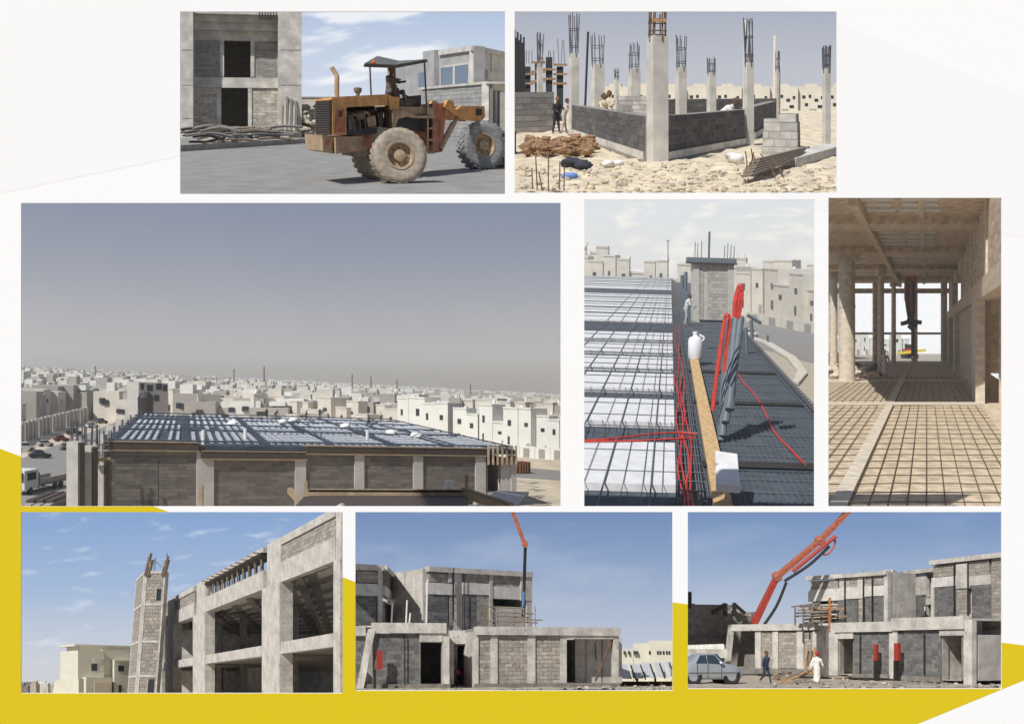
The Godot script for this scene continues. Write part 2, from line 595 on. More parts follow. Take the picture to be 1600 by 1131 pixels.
func page() -> void:
	var board := thing("page_board", "large white page board with eight rectangular picture openings", "board", Q(800, 1131, 16))
	var holes := [Rect2(281, 18, 508, 285), Rect2(804, 18, 504, 283), Rect2(32, 317, 844, 474), Rect2(913, 312, 360, 479), Rect2(1295, 309, 271, 482), Rect2(32, 800, 503, 283), Rect2(555, 800, 496, 279), Rect2(1075, 800, 491, 276)]
	var xs := [0.0, 1600.0]
	var ys := [0.0, 1131.0]
	for h in holes:
		xs.append_array([h.position.x, h.end.x])
		ys.append_array([h.position.y, h.end.y])
	xs.sort()
	ys.sort()
	var cells := []
	for i in xs.size() - 1:
		if xs[i + 1] - xs[i] < 0.5: continue
		for j in ys.size() - 1:
			if ys[j + 1] - ys[j] < 0.5: continue
			var c := Vector2((xs[i] + xs[i + 1]) / 2, (ys[j] + ys[j + 1]) / 2)
			var open := false
			for h in holes: open = open or h.has_point(c)
			if not open: cells.append(Rect2(xs[i], ys[j], xs[i + 1] - xs[i], ys[j + 1] - ys[j]))
	var at := func(v: Vector2, z: float) -> Vector3: return Vector3((v.x - 800) / 100.0, (565.5 - v.y) / 100.0, -16.0 + z)
	var st := begin()
	for c in cells:
		var r: Rect2 = c
		if r.position.x <= 0.0: r = r.grow_side(SIDE_LEFT, 6)
		if r.end.x >= 1600.0: r = r.grow_side(SIDE_RIGHT, 300)
		if r.position.y <= 0.0: r = r.grow_side(SIDE_TOP, 6)
		if r.end.y >= 1131.0: r = r.grow_side(SIDE_BOTTOM, 200)
		var o: Vector3 = at.call(r.position, -0.02)
		hexa(st, o, Vector3(r.size.x / 100, 0, 0), Vector3(0, -r.size.y / 100, 0), Vector3(0, 0, 0.02))
	done(st, "white_sheet", plain("white_paper", Color(0.975, 0.975, 0.975), 0.95))
	var inks := [
		["grey_print", C(246, 246, 246), [Vector2(-6, -6), Vector2(1205, -6), Vector2(1900, 270), Vector2(1900, 410), Vector2(1290, 330), Vector2(800, 170), Vector2(281, 244), Vector2(-6, 303)]],
		["yellow_print", C(220, 195, 8), [Vector2(-6, 699), Vector2(640, 941), Vector2(1051, 941), Vector2(1600, 1008), Vector2(1700, 1020), Vector2(1700, 1022), Vector2(1255, 1205), Vector2(1255, 1331), Vector2(-6, 1331)]]]
	for ink in inks:
		var s2 := begin()
		for c in cells:
			var r: Rect2 = c
			if r.position.x <= 0.0: r = r.grow_side(SIDE_LEFT, 6)
			if r.end.x >= 1600.0: r = r.grow_side(SIDE_RIGHT, 300)
			if r.position.y <= 0.0: r = r.grow_side(SIDE_TOP, 6)
			if r.end.y >= 1131.0: r = r.grow_side(SIDE_BOTTOM, 200)
			var rect := PackedVector2Array([r.position, Vector2(r.end.x, r.position.y), r.end, Vector2(r.position.x, r.end.y)])
			for poly in Geometry2D.intersect_polygons(rect, PackedVector2Array(ink[2])):
				var ix := Geometry2D.triangulate_polygon(poly)
				for k in range(0, ix.size(), 3):
					var a: Vector3 = at.call(poly[ix[k]], 0.0015)
					var b: Vector3 = at.call(poly[ix[k + 1]], 0.0015)
					var e: Vector3 = at.call(poly[ix[k + 2]], 0.0015)
					if (b - a).cross(e - a).z > 0.0: tri(s2, a, e, b)
					else: tri(s2, a, b, e)
		done(s2, ink[0], plain(ink[0], ink[1], 0.95))

func photo_loader() -> void:
	plot(185, 303, 24.0)
	sky_screen(Rect2(273, 12, 524, 230), 118.0, [C(178, 196, 224), C(196, 209, 230), C(205, 216, 234), C(222, 228, 236), C(226, 228, 230)], [C(244, 246, 249), 3.2, 0.009, 2.6, 0.9, 0.0], 14)
	ground_sheet("road", M.asphalt, 262, 805, 22.0, 116.0, 0.0, 8, 10)
	# verge with its kerb
	var st := begin()
	var v := [GR(255, 238), GR(350, 232), GR(440, 226), GR(520, 221), GR(640, 213), GR(800, 206), G(800, 116), G(255, 116)]
	prism(st, v, UP * 0.3)
	setting(st, "verge", M.sand)
	st = begin()
	for i in 5: bar(st, v[i] + UP * 0.2, v[i + 1] + UP * 0.2, 0.4, 0.42)
	setting(st, "kerb", M.kerb)
	# ---- block building on the left
	var f := face(G(281, 92), G(470, 94.5))
	var fb := f.back(2.6)
	thing("block_building", "unfinished block building with two dark openings above a debris pile", "building", G(370, 92))
	var H := f.y(300, 10)
	for c in [[262, 301], [434, 471]]: piece("column", M.conc_s, f, c[0], c[1], 0, H + 2, -4.4, 0.0)
	piece("beam", M.conc_s, f, 301, 437, f.y(301, 20), H + 2, -3.4, -0.2)
	piece("beam", M.conc_s, f, 301, 437, f.y(301, 31), f.y(301, 20), -3.4, -1.1)
	piece("beam", M.conc_s, f, 301, 437, f.y(301, 44), f.y(301, 31), -3.4, -1.7)
	for r in [[78, 0.05], [133, 0.06], [185, 0.06]]:
		for c in [[284, 301], [438, 470]]: piece("pour_joint", M.kerb, f, c[0], c[1], f.y(c[0], r[0]), f.y(c[0], r[0]) + 0.06, 0.0, 0.03)
	var sl := [["c", 343, 349.5, 58, 120], ["c", 391, 397, 58, 120], ["c", 338, 345, 138, 215], ["c", 387, 393, 138, 215]]
	for s in sl: piece("door_frame", M.conc_s, fb, s[1], s[2], fb.y(s[1], s[4]), fb.y(s[1], s[3]), -0.5, 0.12)
	piece("lintel_beam", M.conc_s, fb, 296, 438, fb.y(344, 137), fb.y(344, 121), -0.6, 0.16)
	piece("head_beam", M.conc_s, fb, 296, 438, fb.y(344, 63), fb.y(344, 48), -0.6, 0.05)
	var S: Array = M.site_blocks
	courses(fb, 397, 437, fb.y(344, 121), fb.y(344, 63), 14, 0.95, S, 0.0, 0.4)
	courses(fb, 297, 343, fb.y(344, 121), fb.y(344, 63), 14, 0.95, S, 0.0, 0.4)
	courses(fb, 393, 437, fb.y(344, 205), fb.y(344, 137), 14, 0.95, M.pale_blocks, 0.0, 0.4)
	courses(fb, 297, 338, fb.y(344, 205), fb.y(344, 137), 14, 0.95, M.pale_blocks, 0.0, 0.4)
	room(fb, 349, 391, fb.y(349, 122), fb.y(349, 60), 5.0, -0.1)
	room(fb, 345, 387, fb.y(345, 216), fb.y(345, 134), 5.0, -0.1)
	st = begin()
	for i in 14:
		var t := f.t(405 + i * 4.4)
		tube(st, [f.p(t, f.y(405, 30), -0.3), f.p(t, f.y(405, 12), -0.2)], 0.09, 5)
	done(st, "rebar", M.black)
	# boards leaning at the corner
	var lb := thing("formwork_boards", "grey formwork boards leaning on the corner column", "boards", f.p(f.t(450), 0, 0.5))
	for i in 7:
		st = begin()
		var x := 441.0 + i * 3.4
		var p := f.p(f.t(x), f.y(x, 208), 0.9)
		bar(st, p, f.p(f.t(x + 0.6), f.y(x, 165 - (i * 7) % 17), 0.1), 0.2, 0.12)
		done(st, "board", [M.wood_grey, M.conc_s][i % 2], lb)
	# debris along the foot of the building
	var db := thing("pipe_heap", "low heap of dark pipes and planks before the block building", "debris", GR(330, 222))
	for i in 46:
		st = begin()
		var x := rng.randf_range(276, 415) if i < 36 else rng.randf_range(276, 310)
		var d := D(x, rng.randf_range(221, 232))
		var a := G(x, d, 0.35 + rng.randf_range(0.0, 1.0))
		var ln := rng.randf_range(1.6, 4.4)
		tube(st, curve([a, a + Vector3(ln * 0.5, rng.randf_range(0.0, 0.25), 0.1), a + Vector3(ln, rng.randf_range(-0.2, 0.3), rng.randf_range(-0.8, 0.8))], 3), rng.randf_range(0.06, 0.14), 6)
		done(st, "pipe" if i % 3 else "plank", [M.black, M.wood_grey, M.grey_pipe][i % 3], db)
	rubble("pale broken stone piled beneath the lower dark opening", 320, 400, 214, 226, 200, 0.3, 1.0, [M.stone_sand, M.wood_grey, M.conc_s], "stone_pile")
	var tp := thing("blue_sheet", "crumpled blue plastic sheet on the debris heap", "sheet", GR(369, 219))
	st = begin()
	for i in 4: lump(st, GR(363 + i * 4, 222) + UP * 1.0, Vector3(0.8, 0.5, 0.6), i, 0.35, 5)
	done(st, "sheet", plain("blue_plastic", C(120, 150, 200)), tp)
	# rubble mound and far wall behind the loader
	st = begin()
	var fw := face(G(440, 112), G(640, 114))
	thing("boundary_wall", "long beige boundary wall behind the rubble mound", "wall", G(520, 112))
	piece("wall", M.beige_wall, fw, 460, 640, 0, fw.y(480, 153), -0.5, 0)
	piece("coping", M.kerb, fw, 460, 640, fw.y(480, 153), fw.y(480, 151), -0.6, 0.1)
	rubble("mound of pale broken concrete between the building and the loader", 466, 508, 201, 213, 120, 0.5, 1.9, [M.stone_sand, M.conc_s, M.beige_wall], "rubble_mound")
	var mo := thing("rubble_heap", "high heap of broken slabs beside the corner column", "rubble", GR(488, 206))
	st = begin()
	for i in 70:
		var q := rng.randf()
		var p := G(lerpf(470, 505, rng.randf()), 100 - q * 6, 0.3 + rng.randf() * 3.6 * (1.0 - q * 0.5))
		lump(st, p, Vector3(rng.randf_range(0.5, 1.8), rng.randf_range(0.2, 0.7), rng.randf_range(0.4, 1.2)), i + 500, 0.35, 4)
	done(st, "slabs", M.stone_sand, mo).set_meta("kind", "stuff")
	# ---- grey villa on the right
	thing("grey_villa", "grey concrete villa with blue window panels behind the loader", "villa", G(720, 88))
	var f1 := face(G(740, 84), G(598, 104))
	var f2 := face(G(740, 84), G(800, 95))
	for q in [[686, 740.5, 72, 205, 0.0], [668, 686, 78, 205, 0.6], [600, 668, 92, 205, -0.4]]:
		var ff: Face = f1
		var yq := ff.y(740, 72) if q[0] > 680 else ff.y(686, q[2])
		piece("wall", M.grey_wall, ff, q[0], q[1], 0, yq, -1.2, q[4])
	piece("parapet", M.conc_s, f1, 688, 740, f1.y(740, 79), f1.y(740, 71), -0.9, 0.25)
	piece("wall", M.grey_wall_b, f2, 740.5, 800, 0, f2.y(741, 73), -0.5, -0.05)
	piece("parapet", M.conc_s, f2, 741, 800, f2.y(741, 79), f2.y(741, 71), -0.5, 0.25)
	for w in [[691, 709, 106, 135], [713, 733, 103, 134]]:
		piece("window_frame", M.conc_s, f1, w[0] - 2, w[1] + 2, f1.y(w[0], w[3] + 2), f1.y(w[0], w[2] - 3), 0.0, 0.14)
		piece("window", M.blue_panel, f1, w[0], w[1], f1.y(w[0], w[3]), f1.y(w[0], w[2]), 0.1, 0.2)
	piece("window", M.glass, f1, 650, 661, f1.y(650, 138), f1.y(650, 115), -0.6, -0.3)
	piece("window", M.blue_panel, f1, 662, 672, f1.y(662, 138), f1.y(662, 114), -0.6, 0.64)
	piece("window", M.glass, f1, 604, 616, f1.y(604, 152), f1.y(604, 133), -0.6, -0.3)
	piece("window", M.glass, f2, 743, 763, f2.y(743, 121), f2.y(743, 106), -0.2, 0.0)
	piece("frame", M.conc_s, f2, 767, 769, f2.y(767, 112), f2.y(767, 84), -0.2, 0.1)
	piece("frame", M.conc_s, f2, 769, 785, f2.y(769, 112), f2.y(769, 109), -0.2, 0.1)
	piece("band", M.grey_wall, f2, 741, 800, f2.y(741, 130), f2.y(741, 124), -0.2, 0.12)
	var f3 := face(G(762, 74), G(640, 92))
	courses(f3, 762, 660, 0, f3.y(760, 131), 13, 1.6, M.villa_blocks, 0.0, 0.5)
	piece("beam", M.conc_s, f3, 763, 655, f3.y(762, 131), f3.y(762, 127), -2.5, 0.15)
	var f4 := face(G(762, 74), G(800, 78))
	piece("column", M.conc_s, f4, 762, 767, 0, f4.y(762, 127), -0.6, 0.1)
	piece("beam", M.conc_s, f4, 767, 800, f4.y(767, 141), f4.y(767, 127), -0.6, 0.1)
	for x in [771, 779, 787]:
		piece("door_panel", M.blue_panel, f4, x, x + 6.6, 0.3, f4.y(x, 143), -0.6, -0.4)
		piece("frame", M.conc_s, f4, x - 1.3, x, 0.3, f4.y(x, 141), -0.7, -0.2)
	loader()

func loader() -> void:
	var f := face(G(500, 26.8), G(790, 37.5))
	var base := GR(640, 285)
	var o := thing("wheel_loader", "rusty orange wheel loader with a sunshade canopy on the road", "loader", base)
	var wv := along(Vector3(-0.95, 0, -2.1))
	var lp := func(called: String, m: Material, pts: Array, z0: float, z1: float, parent: Node = null) -> MeshInstance3D:
		var q := []
		for p in pts: q.append(f.p(f.t(p[0]), f.y(p[0], p[1])) + wv * z0)
		var st := begin()
		prism(st, q, wv * (z1 - z0))
		return done(st, called, m, parent if parent else o)
	# engine hood: side band, rear post, top
	lp.call("hood", M.loader_orange, [[519, 152], [530, 151], [606, 147], [612, 150], [612, 164], [606, 164.5], [541, 167.5], [541, 211], [519, 211]], 0.0, 0.06)
	lp.call("hood_side", M.loader_orange, [[519, 152], [530, 151], [606, 147], [612, 150], [612, 164], [541, 167.5], [541, 211], [519, 211]], 0.94, 1.0)
	lp.call("hood_top", M.loader_orange, [[517, 155], [530, 151.5], [606, 147.5], [611, 150], [611, 153], [606, 151], [530, 155], [517, 158]], 0.04, 0.96)
	lp.call("rust_patch", M.loader_red, [[525, 172], [538, 170], [539, 206], [523, 207]], -0.012, 0.0)
	lp.call("service_hatch", M.black, [[529, 174], [534, 173], [534, 182], [529, 183]], -0.02, -0.01)
	# engine bay
	lp.call("engine_block", M.engine, [[546, 176], [575, 172], [602, 172], [602, 206], [548, 208]], 0.3, 0.75)
	lp.call("bay_floor", M.black, [[541, 204], [610, 198], [610, 207], [541, 212]], 0.1, 0.9)
	lp.call("bay_wall", M.black, [[541, 167.5], [608, 164], [608, 205], [541, 211]], 0.8, 0.82)
	for e in [[[548, 182], [556, 180], [557, 206], [548, 206]], [[560, 178], [574, 177], [574, 186], [560, 187]], [[577, 184], [590, 180], [592, 196], [579, 199]], [[594, 176], [603, 175], [603, 200], [596, 202]]]:
		lp.call("engine_part", [M.engine, M.loader_tan, M.grey_pipe][e[0][0] % 3], e, 0.14, 0.3)
	var st := begin()
	for k in 4:
		var a := [[545, 181], [552, 183], [556, 192], [557, 208]]
		var pts := []
		for p in a: pts.append(f.p(f.t(p[0] + k * 9), f.y(p[0] + k * 9, p[1] - k * 2)) + wv * (0.1 + 0.02 * k))
		tube(st, curve(pts, 4), 0.035, 6)
		done(st, "hose", M.loader_tan, o)
	# grille at the rear end
	var a0 := f.p(f.t(519), f.y(519, 211))
	var hg := f.y(519, 155) - f.y(519, 211)
	st = begin()
	hexa(st, a0 + wv * 0.03, wv * 0.94, UP * hg, -f.u.normalized() * 0.06)
	done(st, "radiator", M.black, o)
	for k in 15:
		st = begin()
		hexa(st, a0 + wv * 0.06 + UP * hg * (k + 0.3) / 15.0 - f.u.normalized() * 0.06, wv * 0.88, UP * hg * 0.025, -f.u.normalized() * 0.05)
		done(st, "grille_slat", M.engine, o)
	# counterweight
	var c0 := f.p(f.t(520), f.y(520, 238))
	lp.call("counterweight", M.loader_tan, [[521, 214], [563, 213], [563, 233], [557, 236], [521, 240]], -0.12, 1.12)
	lp.call("counterweight_end", M.loader_tan, [[503, 211], [521, 214], [521, 240], [505, 236]], 0.0, 1.1)
	lp.call("tow_hole", M.loader_red, [[508, 218], [514, 219], [514, 228], [508, 227]], -0.01, 0.0)
	# chassis and deck
	lp.call("chassis", M.loader_red, [[556, 208], [640, 197], [700, 205], [700, 228], [640, 226], [575, 236], [556, 236]], 0.2, 0.8)
	lp.call("axle_housing", M.loader_tan, [[550, 236], [575, 228], [580, 240], [574, 246], [550, 244]], 0.15, 0.6)
	lp.call("fender", M.loader_tan, [[610, 172], [632, 174], [648, 181], [676, 180], [676, 184], [648, 185], [632, 182], [618, 186], [614, 200], [609, 203]], -0.12, 0.35)
	lp.call("cab_deck", M.loader_tan, [[610, 166], [680, 168], [680, 180], [610, 176]], 0.06, 0.95)
	lp.call("deck_side", M.loader_orange, [[606, 150], [624, 152], [622, 172], [608, 172]], -0.02, 0.2)
	lp.call("under_deck", M.black, [[616, 184], [668, 184], [668, 206], [616, 200]], 0.1, 0.9)
	# cab: floor console, seat, wheel
	lp.call("console", M.engine, [[624, 156], [640, 152], [662, 157], [662, 168], [624, 166]], 0.2, 0.8)
	lp.call("seat", M.black, [[612, 152], [632, 150], [632, 158], [612, 160]], 0.3, 0.7)
	lp.call("backrest", M.black, [[648, 150], [664, 148], [664, 166], [652, 166]], 0.2, 0.5)
	st = begin()
	lathe(st, f.p(f.t(646), f.y(646, 146)) + wv * 0.5, Vector3(0.5, 0.8, 0.2), [[-0.02, 0.16], [0.02, 0.18], [0.02, 0.14], [-0.02, 0.16]], 16)
	done(st, "steering_wheel", M.black, o)
	# canopy and its posts
	var cp := [[568, 101, -0.12], [614, 103, -0.12], [668, 95, -0.12], [668, 93.5, 1.0], [606, 88, 1.0], [575, 96, 1.0]]
	st = begin()
	var q2 := [f.p(f.t(569), f.y(569, 102)), f.p(f.t(618), f.y(618, 104)), f.p(f.t(667), f.y(667, 95)), f.p(f.t(667), f.y(667, 95)) + Q(667, 93.5, 26) * 0.0 + wv * 0.9 - f.u.normalized() * 0.9, f.p(f.t(604), f.y(604, 87.5)) + wv * 0.5]
	prism(st, [q2[0], q2[1], q2[2], q2[3], q2[4]], UP * 0.07)
	done(st, "canopy", M.canopy, o)
	st = begin()
	for k in 4: bar(st, q2[k] - UP * 0.02, q2[k + 1] - UP * 0.02, 0.05, 0.07)
	bar(st, q2[4] - UP * 0.02, q2[0] - UP * 0.02, 0.05, 0.07)
	done(st, "canopy_rim", M.engine, o)
	for p in [[582, 102, 584, 150, 0.3], [616, 103, 618, 160, 0.0], [663, 96, 667, 178, 0.0], [628, 96, 630, 150, 0.8]]:
		st = begin()
		tube(st, [f.p(f.t(p[0]), f.y(p[0], p[1])) + wv * p[4] * 0.5, f.p(f.t(p[2]), f.y(p[2], p[3])) + wv * p[4] * 0.5], 0.032, 8)
		done(st, "canopy_post", M.engine, o)
	st = begin()
	lathe(st, q2[0] + Vector3(0.32, 0.08, -0.1), UP, [[0.0, 0.06], [0.06, 0.075], [0.11, 0.05], [0.13, 0.0]], 12)
	done(st, "beacon", plain("beacon_orange", C(200, 100, 40)), o)
	# exhaust and air cleaner
	st = begin()
	var ex := f.p(f.t(535.5), f.y(535.5, 152)) + wv * 0.35
	var eh := f.y(535.5, 118) - f.y(535.5, 152)
	tube(st, curve([ex, ex + UP * eh * 0.55, ex + UP * eh, ex + UP * (eh + 0.16) + Vector3(-0.08, 0, 0), ex + UP * (eh + 0.3) + Vector3(-0.17, 0, 0)], 4), 0.085, 10)
	done(st, "exhaust", M.loader_tan, o)
	st = begin()
	var ac := f.p(f.t(570), f.y(570, 150)) + wv * 0.4
	lathe(st, ac, UP, [[0.0, 0.07], [0.12, 0.07], [0.16, 0.13], [0.27, 0.155], [0.3, 0.14], [0.31, 0.0]], 16)
	done(st, "air_cleaner", M.grey_pipe, o)
	# front frame, lift arms, cylinder, ladder
	lp.call("front_frame", M.loader_red, [[678, 162], [697, 161], [700, 178], [697, 205], [690, 238], [678, 240]], 0.1, 0.9)
	lp.call("lift_arm", M.loader_orange, [[694, 168], [700, 156], [708, 158], [712, 172], [722, 165], [757, 166], [758, 182], [752, 190], [722, 187], [706, 176]], 0.0, 0.14)
	lp.call("lift_arm", M.loader_orange, [[694, 168], [700, 156], [708, 158], [712, 172], [722, 165], [757, 166], [758, 182], [752, 190], [722, 187], [706, 176]], 0.8, 0.94)
	lp.call("cross_tube", M.loader_tan, [[742, 168], [754, 168], [754, 184], [742, 184]], 0.1, 0.9)
	lp.call("pivot", M.black, [[744, 170], [752, 170], [752, 180], [744, 180]], -0.03, 0.0)
	st = begin()
	tube(st, [f.p(f.t(690), f.y(690, 234)) + wv * 0.1, f.p(f.t(713), f.y(713, 190)) + wv * 0.1], 0.12, 10)
	tube(st, [f.p(f.t(713), f.y(713, 190)) + wv * 0.1, f.p(f.t(720), f.y(720, 178)) + wv * 0.1], 0.07, 10)
	done(st, "hydraulic_cylinder", M.loader_tan, o)
	var ld := lp.call("ladder", M.loader_tan, [[666, 160], [668.5, 160], [668.5, 240], [666, 240]], -0.04, 0.0)
	lp.call("ladder_side", M.loader_tan, [[676, 180], [678, 180], [678, 240], [676, 240]], -0.04, 0.0)
	for r in [182, 199, 217, 237]: lp.call("rung", M.loader_tan, [[668.5, r], [676, r], [676, r + 3], [668.5, r + 3]], -0.05, 0.02, ld)
	lp.call("bucket", M.engine, [[777, 208], [800, 204], [800, 256], [780, 254]], -0.2, 1.2)
	# wheels
	var tyre := func(c: Vector3, ax: Vector3, r: float, m: Material, lugs: bool) -> void:
		ax = ax.normalized()
		var w := r * 0.66
		var s2 := begin()
		s2.set_smooth_group(0)
		lathe(s2, c, ax, [[-w, r * 0.5], [-w * 1.02, r * 0.75], [-w * 0.9, r * 0.93], [-w * 0.6, r * 0.97], [w * -0.1, r * 0.975], [w * 0.02, r * 0.94], [w * 0.06, r * 0.8], [w * 0.05, r * 0.62], [0.0, r * 0.5]], 40)
		var t := done(s2, "tyre", m, o)
		s2 = begin()
		lathe(s2, c, ax, [[-0.01, r * 0.52], [0.03, r * 0.5], [0.02, r * 0.44], [-0.16, r * 0.4], [-0.18, r * 0.22], [-0.04, r * 0.2], [-0.02, r * 0.12], [0.0, 0.0]], 28)
		done(s2, "rim", M.rim_tan, t)
		s2 = begin()
		for k in 8:
			var an := TAU * k / 8
			var sx := ax.cross(UP).normalized()
			var b: Vector3 = c + (sx * cos(an) + UP * sin(an)) * r * 0.3 - ax * 0.16
			lathe(s2, b, ax, [[0.0, 0.025], [0.04, 0.025], [0.04, 0.0]], 6)
		done(s2, "wheel_nuts", M.engine, t)
		s2 = begin()
		var n := 26
		var sx := ax.cross(UP).normalized()
		for k in n:
			for half in 2:
				var a1 := TAU * (k + half * 0.5) / n
				var rad := sx * cos(a1) + UP * sin(a1)
				var tan := -sx * sin(a1) + UP * cos(a1)
				var z0 := -w * 0.48 if half == 0 else -w * 0.46
				var z1 := w * 0.0 if half == 0 else -w * 0.96
				hexa(s2, c + rad * r * 0.94 + ax * z0 - tan * r * 0.05, ax * (z1 - z0) + tan * r * 0.1, rad * r * (0.055 if lugs else 0.03), tan * r * (0.11 if lugs else 0.14))
		done(s2, "tread", m, t)
	var ax1 := Vector3(0.3, 0, 0.95)
	var ax2 := Vector3(0.52, 0, 0.85)
	var g1 := GR(625, 287)
	var r1 := 0.97
	tyre.call(g1 + UP * r1, ax1, r1, M.tyre_tan, false)
	var g2 := GR(757, 265)
	var r2 := 1.06
	tyre.call(g2 + UP * r2, ax2, r2, M.tyre_grey, true)
	tyre.call(g1 + UP * r1 + along(Vector3(-1.0, 0, -2.4)), ax1, r1, M.tyre_tan, false)
	tyre.call(g2 + UP * r2 + along(Vector3(0.1, 0, -2.6)), ax2, r2, M.tyre_grey, true)
	person("driver in grey clothes seated under the loader canopy", f.p(f.t(622), f.y(622, 168)) + wv * 0.45, 1.95, 1.0, "sit", C(96, 92, 86), C(90, 86, 80), C(50, 46, 42))

func loader_materials() -> void:
	mat("asphalt", C(134, 132, 129), 0.1, 9.0, 0.95, 0.05)
	mat("sand", C(186, 172, 150), 0.12, 5.0, 1.0, 0.06)
	mat("kerb", C(150, 146, 140), 0.12, 5.0)
	mat("conc_s", C(190, 186, 178), 0.16, 9.0, 0.92, 0.04)
	mat("stone_sand", C(184, 174, 158), 0.15, 3.0)
	mat("beige_wall", C(196, 186, 170), 0.08, 12.0)
	mat("grey_wall", C(160, 160, 160), 0.08, 14.0)
	mat("grey_wall_b", C(196, 194, 190), 0.08, 14.0)  # same villa wall, colour brightened for the side taken as sunlit
	plain("blue_panel", C(104, 120, 140), 0.3)
	plain("grey_pipe", C(110, 106, 102), 0.7)
	var l := []
	for i in 3: l.append(mat("site_block%d" % i, [C(142, 139, 134), C(132, 130, 127), C(152, 148, 142)][i], 0.12, 4.0, 0.95, 0.05))
	M.site_blocks = l
	l = []
	for i in 3: l.append(mat("pale_block%d" % i, [C(178, 172, 160), C(164, 158, 149), C(190, 183, 170)][i], 0.16, 4.0, 0.95, 0.05))
	M.pale_blocks = l
	l = []
	for i in 3: l.append(mat("villa_block%d" % i, [C(150, 150, 149), C(143, 143, 143), C(157, 156, 154)][i], 0.08, 6.0))
	M.villa_blocks = l
	mat("loader_orange", C(206, 150, 88), 0.14, 4.5, 0.7, 0.06, 0.03, 5, 0.3)
	mat("loader_red", C(168, 104, 78), 0.22, 3.5, 0.75, 0.06, 0.03, 5, 0.4)
	mat("loader_tan", C(170, 146, 116), 0.18, 3.0, 0.9, 0.06)
	mat("engine", C(88, 78, 66), 0.4, 0.8, 0.8, 0.1)
	mat("canopy", C(98, 98, 96), 0.15, 2.0, 0.8)
	mat("tyre_tan", C(166, 154, 138), 0.14, 1.2, 0.95, 0.05)
	mat("tyre_grey", C(136, 138, 140), 0.14, 1.2, 0.95, 0.05)
	mat("rim_tan", C(168, 148, 122), 0.16, 1.0, 0.85, 0.05)
	mat("inner_wall", C(180, 175, 167), 0.15, 3.0)
	plain("wood_pale", C(206, 192, 166), 0.8)
	mat("wood_form", C(150, 132, 108), 0.15, 12.0)
	mat("rust_red", C(132, 66, 52), 0.2, 10.0)
	mat("villa_beige", C(204, 198, 186), 0.05, 90.0)
	mat("beige_far", C(206, 198, 184), 0.05, 12.0)

# upright reinforcing bars with ties, rising from a column head
func cage(parent: Node, c: Vector3, wx: float, wz: float, h: float, r: float, n: int, m: Material, ties := 2) -> void:
	for i in n:
		var st := begin()
		var a := TAU * i / n + 0.4
		var p := c + Vector3(clampf(cos(a) * 1.3, -1, 1) * wx, 0, clampf(sin(a) * 1.3, -1, 1) * wz)
		tube(st, [p - UP * 0.2, p + Vector3(rng.randf_range(-0.06, 0.06) * h, h * rng.randf_range(0.9, 1.0), rng.randf_range(-0.03, 0.03) * h)], r, 5)
		done(st, "rebar", m, parent)
	for k in ties:
		var st := begin()
		var y := UP * h * (0.18 + 0.4 * k)
		var q := [c + Vector3(-wx, 0, -wz) + y, c + Vector3(wx, 0, -wz) + y, c + Vector3(wx, 0, wz) + y, c + Vector3(-wx, 0, wz) + y, c + Vector3(-wx, 0, -wz) + y]
		tube(st, q, r * 0.8, 4)
		done(st, "tie", m, parent)

